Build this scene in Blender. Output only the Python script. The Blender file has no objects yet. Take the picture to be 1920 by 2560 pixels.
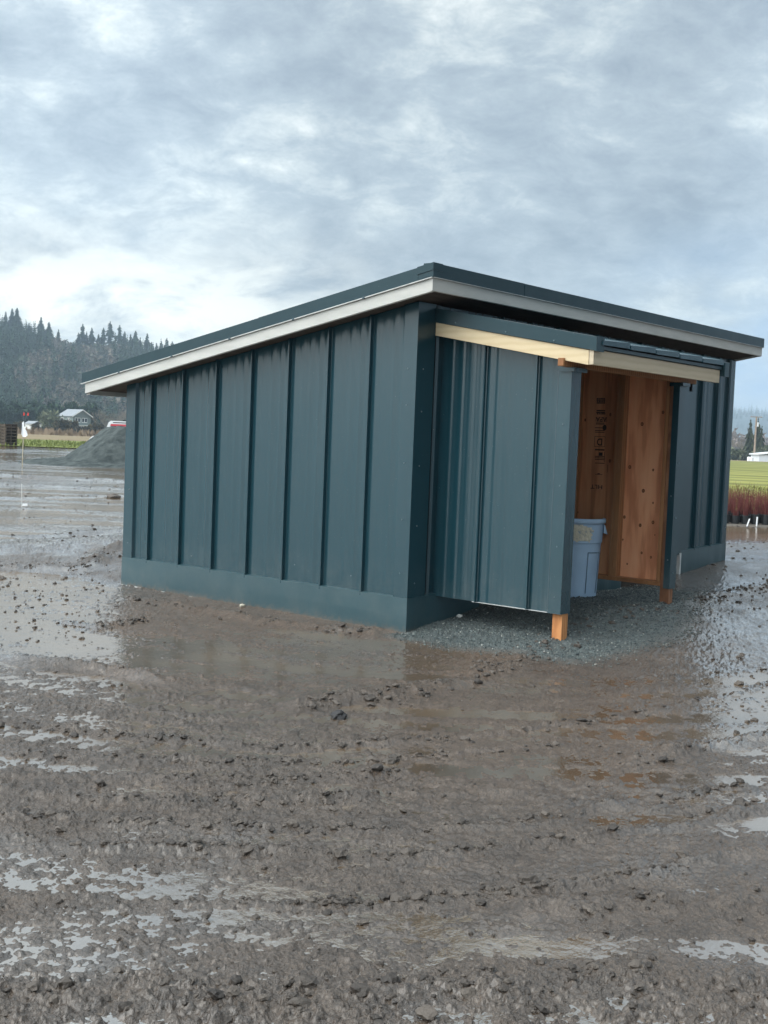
import bpy, math, random
import numpy as np
from mathutils import Vector, Matrix
random.seed(7); rng = np.random.default_rng(7)
S = bpy.context.scene; COL = S.collection
# ------------------------------------------------------------------ camera
FPX, CAM, YAW, PITCH, ROLL = 2972.5, np.array([-7.7146, -6.1317, 1.6]), .69338, -.0601, .03937
Fh = np.array([math.cos(YAW), math.sin(YAW), 0]); Rt = np.array([math.sin(YAW), -math.cos(YAW), 0]); Up = np.array([0, 0, 1.])
F2 = Fh*math.cos(PITCH)+Up*math.sin(PITCH); U2 = Up*math.cos(PITCH)-Fh*math.sin(PITCH)
cr, sr = math.cos(ROLL), math.sin(ROLL)
cd = bpy.data.cameras.new('camera'); co = bpy.data.objects.new('camera', cd); COL.objects.link(co)
Rc = Rt*cr+U2*sr; Uc = U2*cr-Rt*sr
co.matrix_world = Matrix(((Rc[0], Uc[0], -F2[0], CAM[0]), (Rc[1], Uc[1], -F2[1], CAM[1]), (Rc[2], Uc[2], -F2[2], CAM[2]), (0, 0, 0, 1)))
cd.sensor_fit = 'HORIZONTAL'; cd.sensor_width = 36; cd.lens = FPX/1920*36; cd.clip_start = .05; cd.clip_end = 20000
S.camera = co
def ray(px, py):
    dx, dy = px-960, py-1280
    return F2*FPX+Rt*(dx*cr+dy*sr)-U2*(-dx*sr+dy*cr)
def onz(px, py, z=0.):
    d = ray(px, py); return CAM+d*((z-CAM[2])/d[2])
def proj(X, Y, Z):                       # arrays -> photo pixels of ground positions
    d = np.stack([X-CAM[0], Y-CAM[1], Z-CAM[2]], -1)
    a, b, z = d@Rt, d@U2, d@F2
    px, py = FPX*a/z, -FPX*b/z
    return 960+px*cr-py*sr, 1280+px*sr+py*cr
def far(px, dist, z=0.):                 # ground point in the azimuth of column px at a distance
    d = ray(px, 1100); d = np.array([d[0], d[1]]); d /= np.linalg.norm(d)
    return np.array([CAM[0]+d[0]*dist, CAM[1]+d[1]*dist, z])
# ------------------------------------------------------------------ noise
def _h(i, j, s):
    n = (i.astype(np.int64)*374761393+j.astype(np.int64)*668265263+s*1274126177) & 0xffffffff
    n = ((n ^ (n >> 13))*1274126177) & 0xffffffff
    return ((n ^ (n >> 16)) & 0xffff)/65535.
def vn(x, y, s=0):
    i, j = np.floor(x), np.floor(y); u, v = x-i, y-j
    i = i.astype(np.int64); j = j.astype(np.int64)
    u = u*u*(3-2*u); v = v*v*(3-2*v)
    a, b, c, d = _h(i, j, s), _h(i+1, j, s), _h(i, j+1, s), _h(i+1, j+1, s)
    return (a+(b-a)*u+(c-a)*v+(a-b-c+d)*u*v)*2-1
def fbm(x, y, s=0, o=4, g=.5):
    t = 0; a = 1; k = 0
    for q in range(o):
        t = t+a*vn(x, y, s+q*17); k += a; a *= g
        x, y = x*1.97+y*.35+3.1, y*1.97-x*.35+7.7
    return t/k*1.6
def sstep(a, b, x):
    t = np.clip((x-a)/(b-a), 0, 1); return t*t*(3-2*t)
def box(px, py, x0, x1, y0, y1, sx, sy):
    return sstep(x0-sx, x0+sx, px)*(1-sstep(x1-sx, x1+sx, px))*sstep(y0-sy, y0+sy, py)*(1-sstep(y1-sy, y1+sy, py))
# ------------------------------------------------------------------ materials
def mat(name, col, rough=.6, spec=.5, **k):
    m = bpy.data.materials.new(name); m.use_nodes = True
    b = m.node_tree.nodes['Principled BSDF']
    b.inputs['Base Color'].default_value = (*col, 1); b.inputs['Roughness'].default_value = rough
    b.inputs['Specular IOR Level'].default_value = spec
    for a, v in k.items(): b.inputs[a].default_value = v
    return m
class NT:
    def __init__(s, m): s.m = m; s.t = m.node_tree; s.n = s.t.nodes; s.b = s.n.get('Principled BSDF')
    def add(s, ty, **k):
        n = s.n.new(ty)
        for a, v in k.items():
            if a.startswith('i_'):
                key = a[2:].replace('_', ' '); n.inputs[key].default_value = v
            else: setattr(n, a, v)
        return n
    def l(s, a, b): s.t.links.new(a, b)
    def coord(s, scale=(1, 1, 1), kind='Object'):
        c = s.add('ShaderNodeTexCoord'); mp = s.add('ShaderNodeMapping'); mp.inputs['Scale'].default_value = scale
        s.l(c.outputs[kind], mp.inputs['Vector']); return mp.outputs[0]
    def noise(s, vec, scale, detail=4, rough=.55, dist=0):
        n = s.add('ShaderNodeTexNoise', i_Scale=scale, i_Detail=detail, i_Roughness=rough, i_Distortion=dist)
        s.l(vec, n.inputs['Vector']); return n.outputs['Fac']
    def ramp(s, fac, stops):
        r = s.add('ShaderNodeValToRGB'); e = r.color_ramp.elements
        while len(e) < len(stops): e.new(.5)
        for q, (p, c) in zip(e, stops):
            q.position = p; q.color = (*c, 1) if len(c) == 3 else c
        s.l(fac, r.inputs[0]); return r.outputs[0]
    def mix(s, fac, a, b, mode='MIX'):
        n = s.add('ShaderNodeMix', data_type='RGBA', blend_type=mode)
        for v, q in ((fac, 0), (a, 6), (b, 7)):
            if isinstance(v, (int, float)): n.inputs[q].default_value = v
            elif isinstance(v, tuple): n.inputs[q].default_value = (*v, 1)
            else: s.l(v, n.inputs[q])
        return n.outputs[2]
    def math(s, op, a, b=0.):
        n = s.add('ShaderNodeMath', operation=op)
        for v, q in ((a, 0), (b, 1)):
            if isinstance(v, (int, float)): n.inputs[q].default_value = v
            else: s.l(v, n.inputs[q])
        return n.outputs[0]
    def bump(s, h, strength=.5, dist=.01):
        n = s.add('ShaderNodeBump', i_Strength=strength, i_Distance=dist); s.l(h, n.inputs['Height'])
        s.l(n.outputs[0], s.b.inputs['Normal']); return n
    def attr(s, nm): return s.add('ShaderNodeAttribute', attribute_name=nm).outputs['Fac']
def noisy(name, c0, c1, scale=8, rough=.6, spec=.4, sc=(1, 1, 1), bump=0, bd=.01, detail=5, lo=.3, hi=.7):
    m = mat(name, c0, rough, spec); t = NT(m); v = t.coord(sc); f = t.noise(v, scale, detail)
    t.l(t.ramp(f, [(lo, c0), (hi, c1)]), t.b.inputs['Base Color'])
    if bump: t.bump(f, bump, bd)
    return m
TEAL = (.0105, .045, .060)
def metal(name, base, rough=.32, streak=1., ior=1.60, dirt=1.):
    m = mat(name, base, rough, .5); t = NT(m); t.b.inputs['IOR'].default_value = ior
    v = t.coord((7, 7, .22)); f = t.noise(v, 1.6, 5, .6)
    v2 = t.coord((1, 1, 1)); g = t.noise(v2, 5., 6, .65)
    sp = t.noise(v2, 90., 2, .5)
    c = t.mix(t.math('MULTIPLY', f, .55*streak), tuple(x*.90 for x in base), tuple(x*1.16 for x in base))
    # mud dust low on the sheets (height above ground in object space)
    sep = t.add('ShaderNodeSeparateXYZ'); co_ = t.add('ShaderNodeTexCoord'); t.l(co_.outputs['Object'], sep.inputs[0])
    hz = t.add('ShaderNodeMapRange', i_From_Min=.62, i_From_Max=.0, i_To_Min=0., i_To_Max=.55); t.l(sep.outputs[2], hz.inputs[0])
    d = t.math('MULTIPLY', t.math('MULTIPLY', hz.outputs[0], .55*dirt), t.ramp(g, [(.42, (0, 0, 0)), (.75, (1, 1, 1))]))
    c = t.mix(d, c, (.16, .17, .155))
    h2 = t.add('ShaderNodeMapRange', i_From_Min=.10, i_From_Max=.0, i_To_Min=0., i_To_Max=1.); t.l(sep.outputs[2], h2.inputs[0])
    g2 = t.noise(v2, 22., 5, .7)
    c = t.mix(t.math('MULTIPLY', h2.outputs[0], t.ramp(t.math('ADD', t.math('MULTIPLY', g2, .7), t.math('MULTIPLY', h2.outputs[0], .25)), [(.45, (0,)*3), (.60, (.8,)*3)])), c, (.13, .10, .075))
    spk = t.math('MULTIPLY', t.ramp(sp, [(.74, (0, 0, 0)), (.78, (1, 1, 1))]), .35)
    c = t.mix(spk, c, (.30, .33, .32))
    t.l(c, t.b.inputs['Base Color'])
    t.l(t.ramp(f, [(.3, (rough,)*3), (.75, (min(1, rough+.03),)*3)]), t.b.inputs['Roughness'])
    t.bump(t.noise(t.coord((1.6, 1.6, .5)), 2.2, 2, .4), .35, .02)
    return m
M = {}
M['teal'] = metal('teal_paint', TEAL, .235, .45)
M['teal_trim'] = metal('teal_trim', (.012, .044, .058), .24)
M['skirt'] = metal('skirt_paint', (.022, .062, .076), .30, .5, 1.65, .6)
M['roof_trim'] = metal('roof_trim_paint', (.011, .036, .046), .30, 1., 1.40)
M['dark_trim'] = metal('dark_drip_edge', (.02, .05, .065), .4)
M['white_board'] = noisy('primed_board', (.42, .42, .395), (.51, .505, .475), 3, .7, .3, (1, 1, 6), .12, .003)
M['galv'] = noisy('galvanised_edge', (.42, .43, .42), (.62, .63, .62), 12, .4, .5)
M['screw'] = mat('screw_head', (.12, .17, .19), .3, .5, Metallic=.4)
M['black'] = mat('black_gap', (.008, .009, .01), .9, .1)
M['ink'] = mat('stamp_ink', (.035, .022, .018), .8, .2)
def wood(name, c0, c1, c2, sc=(1, 1, 1), wscale=3., rough=.65, axis='X', dist=9., bump=.15):
    m = mat(name, c1, rough, .3); t = NT(m); v = t.coord(sc)
    w = t.add('ShaderNodeTexWave', wave_type='BANDS', bands_direction=axis, i_Scale=wscale, i_Distortion=dist, i_Detail=3., i_Detail_Scale=.8, i_Detail_Roughness=.6)
    t.l(v, w.inputs['Vector'])
    n = t.noise(v, 1.3, 5, .6); fine = t.noise(t.coord((sc[0]*9, sc[1]*9, sc[2])), 6, 3, .6)
    c = t.ramp(w.outputs['Fac'], [(.05, c0), (.45, c1), (.95, c2)])
    c = t.mix(t.math('MULTIPLY', n, .6), c, c1)
    c = t.mix(t.math('MULTIPLY', fine, .35), c, c0, 'MIX')
    t.l(c, t.b.inputs['Base Color'])
    t.bump(w.outputs['Fac'], bump, .002)
    return m
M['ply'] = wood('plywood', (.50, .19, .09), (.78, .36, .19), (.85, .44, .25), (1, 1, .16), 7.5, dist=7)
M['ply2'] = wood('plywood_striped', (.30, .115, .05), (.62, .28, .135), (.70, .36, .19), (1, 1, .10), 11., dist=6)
M['stud'] = wood('stud_wood', (.20, .085, .035), (.33, .16, .07), (.38, .19, .09), (1, 1, .1), 9, dist=3)
M['post'] = wood('treated_post', (.34, .13, .045), (.55, .24, .09), (.62, .31, .13), (1, 1, .35), 12, dist=4)
M['post_dark'] = wood('stained_post', (.12, .05, .025), (.26, .12, .06), (.34, .18, .10), (1, 1, .5), 8, dist=5)
M['pine'] = wood('pine_board', (.53, .42, .26), (.58, .47, .30), (.61, .50, .33), (1, .6, 1), 6, axis='Z', dist=3, bump=.05)
M['pine_grey'] = wood('weathered_pine_board', (.46, .38, .27), (.51, .43, .31), (.55, .46, .34), (.5, 1, 1), 6, axis='Z', dist=4, bump=.05)
M['knot'] = mat('knot', (.13, .045, .02), .6, .2)
M['knot_core'] = mat('knot_core', (.30, .13, .06), .6, .2)
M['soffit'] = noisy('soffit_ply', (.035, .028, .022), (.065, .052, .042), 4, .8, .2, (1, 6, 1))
# ------------------------------------------------------------------ mesh helper
class MB:
    def __init__(s): s.v = []; s.f = []; s.mi = []
    def quad(s, a, b, c, d, m=0):
        i = len(s.v); s.v += [tuple(a), tuple(b), tuple(c), tuple(d)]; s.f.append((i, i+1, i+2, i+3)); s.mi.append(m)
    def poly(s, pts, m=0):
        i = len(s.v); s.v += [tuple(p) for p in pts]; s.f.append(tuple(range(i, i+len(pts)))); s.mi.append(m)
    def hexa(s, b, t, m=0):          # b, t : four bottom (ccw from above) and four top corners
        i = len(s.v); s.v += [tuple(p) for p in b]+[tuple(p) for p in t]
        for f in ((3, 2, 1, 0), (4, 5, 6, 7), (0, 1, 5, 4), (1, 2, 6, 5), (2, 3, 7, 6), (3, 0, 4, 7)):
            s.f.append(tuple(i+q for q in f)); s.mi.append(m)
    def box(s, x0, y0, z0, x1, y1, z1, m=0):
        s.hexa([(x0, y0, z0), (x1, y0, z0), (x1, y1, z0), (x0, y1, z0)], [(x0, y0, z1), (x1, y0, z1), (x1, y1, z1), (x0, y1, z1)], m)
    def tube(s, a, b, r0, r1=None, n=8, m=0, caps=True):
        r1 = r0 if r1 is None else r1
        a, b = Vector(a), Vector(b); d = (b-a).normalized(); u = d.orthogonal().normalized(); w = d.cross(u)
        i = len(s.v)
        for p, r in ((a, r0), (b, r1)):
            for k in range(n):
                t = 2*math.pi*k/n; s.v.append(tuple(p+u*(r*math.cos(t))+w*(r*math.sin(t))))
        for k in range(n): s.f.append((i+k, i+(k+1) % n, i+n+(k+1) % n, i+n+k)); s.mi.append(m)
        if caps: s.f.append(tuple(i+k for k in reversed(range(n)))); s.f.append(tuple(i+n+k for k in range(n))); s.mi += [m, m]
    def lathe(s, prof, n=32, m=0, c=(0, 0)):
        i = len(s.v)
        for r, z in prof:
            for k in range(n):
                t = 2*math.pi*k/n; s.v.append((c[0]+r*math.cos(t), c[1]+r*math.sin(t), z))
        for j in range(len(prof)-1):
            for k in range(n):
                s.f.append((i+j*n+k, i+j*n+(k+1) % n, i+(j+1)*n+(k+1) % n, i+(j+1)*n+k)); s.mi.append(m)
    def disc(s, c, n, r, ry=None, k=12, m=0):
        n = Vector(n); u = Vector((0, 0, 1)).cross(n)
        u = u.normalized() if u.length > .01 else Vector((1, 0, 0)); w = n.cross(u); ry = ry or r
        s.poly([Vector(c)+u*(r*math.cos(2*math.pi*q/k))+w*(ry*math.sin(2*math.pi*q/k)) for q in range(k)], m)
    def build(s, name, mats, parent=None, smooth=False, bevel=0):
        me = bpy.data.meshes.new(name); me.from_pydata(s.v, [], s.f)
        for q in (mats if isinstance(mats, (list, tuple)) else [mats]): me.materials.append(q)
        me.polygons.foreach_set('material_index', s.mi)
        if smooth: me.polygons.foreach_set('use_smooth', [True]*len(s.f))
        me.update()
        o = bpy.data.objects.new(name, me); COL.objects.link(o); o.parent = parent
        if bevel:
            b = o.modifiers.new('bevel', 'BEVEL'); b.width = bevel; b.segments = 2; b.limit_method = 'ANGLE'
        return o
def npmesh(name, V, Fc, mats, parent=None, smooth=False, mi=None):
    V = np.asarray(V, np.float32); Fc = np.asarray(Fc, np.int32); k = Fc.shape[1]
    me = bpy.data.meshes.new(name); me.vertices.add(len(V)); me.vertices.foreach_set('co', V.ravel())
    me.loops.add(Fc.size); me.loops.foreach_set('vertex_index', Fc.ravel())
    me.polygons.add(len(Fc)); me.polygons.foreach_set('loop_start', np.arange(0, Fc.size, k, dtype=np.int32))
    me.polygons.foreach_set('loop_total', np.full(len(Fc), k, np.int32))
    for q in (mats if isinstance(mats, (list, tuple)) else [mats]): me.materials.append(q)
    if mi is not None: me.polygons.foreach_set('material_index', np.asarray(mi, np.int32))
    me.polygons.foreach_set('use_smooth', np.full(len(Fc), smooth))
    me.update(calc_edges=True)
    o = bpy.data.objects.new(name, me); COL.objects.link(o); o.parent = parent
    return o
def tag(o, label=None, cat=None, group=None, kind=None):
    for a, v in (('label', label), ('category', cat), ('group', group), ('kind', kind)):
        if v: o[a] = v
    return o
def empty(name, loc=(0, 0, 0), rz=0., label=None, cat=None, group=None):
    o = bpy.data.objects.new(name, None); COL.objects.link(o); o.location = tuple(loc); o.rotation_euler = (0, 0, rz)
    o.empty_display_size = .2
    return tag(o, label, cat, group)
KIDS = {}
def copy_tree(o, parent=None):
    c = o.copy(); COL.objects.link(c); c.parent = parent
    for ch in [q for q in list(bpy.data.objects) if q.parent == o] if o.name not in KIDS else KIDS[o.name]:
        KIDS.setdefault(o.name, []).append(ch) if ch not in KIDS.get(o.name, []) else None
        copy_tree(ch, c)
    return c
def child(root, name, me):
    o = bpy.data.objects.new(name, me); COL.objects.link(o); o.parent = root; return o

# ================================================================== SHED
LA, LC, PW = 3.70, 6.20, .478
SL = (3.0055-2.1748)/(4.156+.35)
def rtop(y): return 3.0055-SL*(y+.35)
TH = .19                                     # roof build-up down to the soffit
def wtop(y): return rtop(y)-TH-.006
shed = empty('shed', (0, 0, 0), 0, 'dark teal ribbed metal shed with a sloping roof and covered side entry', 'shed')
def siding(name, p0, d, n, L, zb, zt, ribs, parent=shed, m='teal'):
    """p0 base xy, d unit dir, n outward unit normal; zb, zt functions of distance s; ribs: list of s"""
    ss = {0., L}; prof = []
    R = sorted(r for r in ribs if .02 < r < L-.02)
    for r in R: ss |= {r-.0005}
    s = 0.
    pts = []
    step = .0119
    k = int(L/step)+1
    for q in range(k+1):
        x = min(L, q*step)
        if any(abs(x-r-.009) < .019 for r in R): continue
        prev = max([r for r in R if r <= x], default=(R[0]-PW if R else 0))
        u = (x-prev)/PW
        o = .0014*math.sin(u*6.283*5)+.0011*math.sin(u*6.283*9+1)+.0008*math.sin(x*31)+.0035*math.exp(-((u-.06)/.05)**2)
        for c0 in (.27, .5, .73):
            o += .0048*math.exp(-((u-c0)/.026)**2)
        pts.append((x, o, 0))
    for r in R:
        pts += [(r-.0065, 0, 1), (r-.0045, .036, 1), (r+.007, .038, 1), (r+.009, .016, 1), (r+.016, .014, 1), (r+.019, 0, 1)]
    pts.sort()
    V = []; F = []
    for x, o, _ in pts:
        bx, by = p0[0]+d[0]*x+n[0]*o, p0[1]+d[1]*x+n[1]*o
        V += [(bx, by, zb(x)), (bx, by, zt(x))]
    for i in range(len(pts)-1):
        F.append((2*i, 2*i+2, 2*i+3, 2*i+1))
    cr_ = d[0]*n[1]-d[1]*n[0]
    if cr_ > 0: F = [f[::-1] for f in F]
    o = npmesh(name, V, F, M[m], parent, True)
    o.data.set_sharp_from_angle(angle=math.radians(35))
    return o
zc = lambda v: (lambda s: v)
zfl = lambda x: .298+(.503-.298)*max(0, x)/6.2          # top of base flashing on the entry side
# left long face (x = 0), ribs counted from the near corner
siding('siding', (0, 0), (0, 1), (-1, 0), LA, zc(.27), lambda s: wtop(s), [PW*(k+1) for k in range(7)])
# entry-side face (y = 0)
DZ = 2.32
siding('siding', (0, 0), (1, 0), (0, -1), 1.0, lambda s: zfl(s)-.02, zc(wtop(0)), [])
siding('siding', (1.0, 0), (1, 0), (0, -1), 1.26, zc(DZ), zc(wtop(0)), [.2+PW*k for k in range(4)])
siding('siding', (2.26, 0), (1, 0), (0, -1), 1.35, lambda s: zfl(2.26+s)-.02, zc(wtop(0)), [.15, .63, 1.1])
siding('siding', (3.61, 0), (1, 0), (0, -1), 1.30, zc(DZ+.02), zc(wtop(0)), [.2, .68, 1.15])
siding('siding', (4.91, 0), (1, 0), (0, -1), LC-4.91, lambda s: zfl(4.91+s)-.02, zc(wtop(0)), [.44, .87])
# rear and far faces
siding('siding', (LC, LA), (-1, 0), (0, 1), LC, zc(.27), zc(wtop(LA)), [PW*(k+.5) for k in range(12)])
siding('siding', (LC, 0), (0, 1), (1, 0), LA, zc(.4), lambda s: wtop(s), [PW*(k+1) for k in range(7)])
# inside lining so the walls have thickness, and a slab
b = MB()
b.box(.02, .02, -.02, LC-.02, .02+.09, .30); b.box(.02, LA-.1, -.02, LC-.02, LA-.01, .30); b.box(.02, .11, -.02, .11, LA-.1, .30); b.box(LC-.11, .11, -.02, LC-.02, LA-.1, .30)
b.build('sill_plate', M['soffit'], shed)
def lining(x0, y0, x1, y1, zb, axis):
    b = MB()
    b.hexa([(x0, y0, zb), (x1, y0, zb), (x1, y1, zb), (x0, y1, zb)], [(x0, y0, wtop(y0)-.01), (x1, y0, wtop(y0)-.01), (x1, y1, wtop(y1)-.01), (x0, y1, wtop(y1)-.01)])
    b.build('wall_lining', M['ply2'], shed)
lining(.012, .012, .05, LA-.012, .29, 0); lining(LC-.05, .012, LC-.012, LA-.012, .29, 0); lining(.05, LA-.05, LC-.05, LA-.012, .29, 0)
lining(.05, .012, 1.0, .05, .3, 0); lining(1.0, .012, 2.24, .05, DZ+.01, 0); lining(2.24, .012, 3.62, .05, .3, 0); lining(3.62, .012, 4.9, .05, DZ+.03, 0); lining(4.9, .012, LC-.05, .05, .3, 0)
b = MB(); b.box(.06, .12, .02, LC-.12, LA-.11, .12); b.build('floor', M['post_dark'], shed)
# interior ends of wall linings at the doorway
# corner trims
def trim(pts, z0, z1, name='corner_trim', m='teal_trim', parent=shed, top=None, bot=None):
    b = MB()
    for (xa, ya), (xb, yb) in zip(pts[:-1], pts[1:]):
        b.quad((xa, ya, bot(xa, ya) if bot else z0), (xb, yb, bot(xb, yb) if bot else z0), (xb, yb, top(xb, yb) if top else z1), (xa, ya, top(xa, ya) if top else z1))
    return b.build(name, M[m], parent)
o = .034
trim([(0, .125), (-o+.004, .122), (-o, .11), (-o, -o), (.20, -o), (.205, -o+.012), (.21, 0)], .27, 0, top=lambda x, y: wtop(max(0, y))+.0)
trim([(-.001, LA-.125), (-o, LA-.11), (-o, LA+o), (.12, LA+o)], .27, 0, top=lambda x, y: wtop(y))
trim([(LC-.10, 0), (LC-.10, -.02), (LC-.085, -o), (LC+o, -o), (LC+o, .1)], .45, 0, top=lambda x, y: wtop(max(0, y)))
trim([(LC+o, LA-.1), (LC+o, LA+o), (LC-.1, LA+o)], .3, 0, top=lambda x, y: wtop(y))
# J-channels where entry wall meets main wall and door jamb trim
trim([(.245, -.012), (.262, -.03), (.275, -.012)], .27, wtop(0), 'channel_trim')
trim([(4.86, 0), (4.86, -.036), (5.18, -.036), (5.18, -.004)], .42, 2.72, 'jamb_trim')
b = MB(); b.box(4.83, -.075, 2.62, 5.30, -.002, wtop(0)-.03); b.build('header_trim', M['teal_trim'], shed, bevel=.004)
# door in the far opening of the entry face
dr = MB(); dr.box(3.63, -.006, .34, 4.85, .05, DZ+.02)
dr_o = dr.build('door', M['teal_trim'], shed, bevel=.004)
b = MB(); b.tube((4.72, -.006, 1.3), (4.72, -.06, 1.3), .012); b.tube((4.74, -.055, 1.3), (4.60, -.055, 1.3), .011); b.build('door_handle', M['galv'], dr_o, True)
# base flashing: a strip with a pale hemmed lower edge
def flashing(pa, pb, za, zb_, ta, tb, n, m='skirt', lip=True):
    b = MB(); N = max(2, int(math.dist(pa, pb)/.05)); W = .038
    P = []
    for k in range(N+1):
        t = k/N; x, y = pa[0]+(pb[0]-pa[0])*t, pa[1]+(pb[1]-pa[1])*t
        zb2, zt2 = za+(zb_-za)*t, ta+(tb-ta)*t
        w = .0025*math.sin(k*.7+math.sin(k*.31)*2)
        P.append((x, y, zb2, zt2, w))
    for a, c in zip(P[:-1], P[1:]):
        def at(p, off, z): return (p[0]+n[0]*(off+(p[4] if off == W else 0)), p[1]+n[1]*(off+(p[4] if off == W else 0)), z)
        A0, A1, C0, C1 = at(a, W, a[2]), at(a, W-.002, a[3]), at(c, W, c[2]), at(c, W-.002, c[3])
        Am, Cm = at(a, W, a[2]*.5+a[3]*.5), at(c, W, c[2]*.5+c[3]*.5)
        b.quad(A0, C0, Cm, Am); b.quad(Am, Cm, C1, A1)
        b.quad(A1, C1, at(c, 0, c[3]+.006), at(a, 0, a[3]+.006))
        if lip:
            b.quad(at(a, W+.006, a[2]-.012), at(c, W+.006, c[2]-.012), C0, A0, 1)
            b.quad(at(a, W-.02, a[2]-.014), at(c, W-.02, c[2]-.014), at(c, W+.006, c[2]-.012), at(a, W+.006, a[2]-.012), 1)
    return b.build('base_flashing', [M[m], M['galv']], shed, True)
e = .038
flashing((0, -e), (0, LA+e), .0, .012, .298, .298, (-1, 0))
flashing((-e, 0), (1.0, 0), .0, -.02, .298, zfl(1.0), (0, -1))
flashing((2.24, 0), (3.61, 0), .03, .135, zfl(2.24), zfl(3.61), (0, -1))
flashing((5.0, 0), (LC+e, 0), .17, .25, zfl(5.0), zfl(LC), (0, -1))
flashing((LC, 0-e), (LC, LA+e), .2, .1, .503, .35, (1, 0))
flashing((0-e, LA), (LC+e, LA), 0, .1, .298, .35, (0, 1))
b = MB(); b.box(4.965, -.05, .165, 4.995, -.004, .44); b.build('flashing_end', M['galv'], shed)
# roof
X0, X1, Y0, Y1 = -.267, 6.287, -.35, 4.156
b = MB()
a0 = .03
b.hexa([(X0+a0, Y0+a0, rtop(Y0+a0)-TH), (X1-a0, Y0+a0, rtop(Y0+a0)-TH), (X1-a0, Y1-a0, rtop(Y1-a0)-TH), (X0+a0, Y1-a0, rtop(Y1-a0)-TH)],
       [(X0+a0, Y0+a0, rtop(Y0+a0)-.03), (X1-a0, Y0+a0, rtop(Y0+a0)-.03), (X1-a0, Y1-a0, rtop(Y1-a0)-.03), (X0+a0, Y1-a0, rtop(Y1-a0)-.03)])
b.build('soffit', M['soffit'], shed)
b = MB()
b.hexa([(X0+.01, Y0+.01, rtop(Y0)-.028), (X1-.01, Y0+.01, rtop(Y0)-.028), (X1-.01, Y1+.02, rtop(Y1)-.028), (X0+.01, Y1+.02, rtop(Y1)-.028)],
       [(X0+.01, Y0+.01, rtop(Y0)-.006), (X1-.01, Y0+.01, rtop(Y0)-.006), (X1-.01, Y1+.02, rtop(Y1)-.006), (X0+.01, Y1+.02, rtop(Y1)-.006)])
x = X0+.4
while x < X1-.2:
    b.hexa([(x, Y0+.05, rtop(Y0)-.02), (x+.015, Y0+.05, rtop(Y0)-.02), (x+.015, Y1, rtop(Y1)-.02), (x, Y1, rtop(Y1)-.02)],
           [(x, Y0+.05, rtop(Y0+.05)-.004), (x+.015, Y0+.05, rtop(Y0+.05)-.004), (x+.015, Y1, rtop(Y1)+.02), (x, Y1, rtop(Y1)+.02)]); x += PW
b.build('roof_panels', M['teal'], shed)
G = .107; Wd = .098
def sbar(y0, y1, x0, x1, za, zb2):           # sloping bar along y, za/zb below roof top line
    b = MB(); b.hexa([(x0, y0, rtop(y0)-zb2), (x1, y0, rtop(y0)-zb2), (x1, y1, rtop(y1)-zb2), (x0, y1, rtop(y1)-zb2)],
                     [(x0, y0, rtop(y0)-za), (x1, y0, rtop(y0)-za), (x1, y1, rtop(y1)-za), (x0, y1, rtop(y1)-za)]); return b
sbar(-.20, 1.60, X0, X0+.10, .0, G).build('rake_trim', M['roof_trim'], shed)
sbar(1.602, Y1+.03, X0+.003, X0+.10, .002, G).build('rake_trim', M['roof_trim'], shed)
sbar(-.352, -.19, X0-.006, X0+.12, -.004, .055).build('trim_splice', M['roof_trim'], shed)
sbar(-.346, -.2, X0+.002, X0+.09, .0, G-.001).build('rake_trim', M['roof_trim'], shed)
b = sbar(-.34, Y1+.032, X0-.007, X0+.02, G, G+.006)
b.build('trim_hem', M['galv'], shed)
for yy in (.35, 1.15, 1.95, 2.75, 3.55): 
    sbar(yy, yy+.022, X0-.012, X0, G-.006, G+.012).build('hem_clip', M['dark_trim'], shed)
sbar(-.33, Y1-.02, X0+.014, X0+.05, G+.010, G+.010+Wd).build('fascia_board', M['white_board'], shed)
sbar(Y0, Y1+.03, X1-.10, X1, .0, G).build('rake_trim', M['roof_trim'], shed)
sbar(Y0+.02, Y1-.02, X1-.05, X1-.014, G+.006, G+.006+Wd).build('fascia_board', M['white_board'], shed)
zt = rtop(Y0)
b = MB(); b.box(X0, Y0, zt-G, 1.03, Y0+.1, zt); b.build('ridge_trim', M['roof_trim'], shed)
b = MB(); b.box(1.0305, Y0-.004, zt-G-.002, X1+.002, Y0+.1, zt-.002); b.build('ridge_trim', M['roof_trim'], shed)
b = MB(); b.box(X0+.016, Y0-.006, zt-G-.006, X1-.0, Y0+.02, zt-G-.0025); b.build('trim_hem', M['galv'], shed)
b = MB(); b.box(X0+.012, Y0+.012, zt-G-.008-Wd, X1-.012, Y0+.05, zt-G-.008); b.build('fascia_board', M['white_board'], shed)
b = MB(); b.box(X0+.05, Y1-.05, rtop(Y1)-G-Wd-.02, X1-.05, Y1-.02, rtop(Y1)-.03); b.build('fascia_board', M['white_board'], shed)
b = MB(); b.box(X0+.02, Y1-.02, rtop(Y1)-.09, X1-.02, Y1+.03, rtop(Y1)-.004); b.build('eave_trim', M['roof_trim'], shed)
# ---------------- covered entry
D = 1.288
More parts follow.
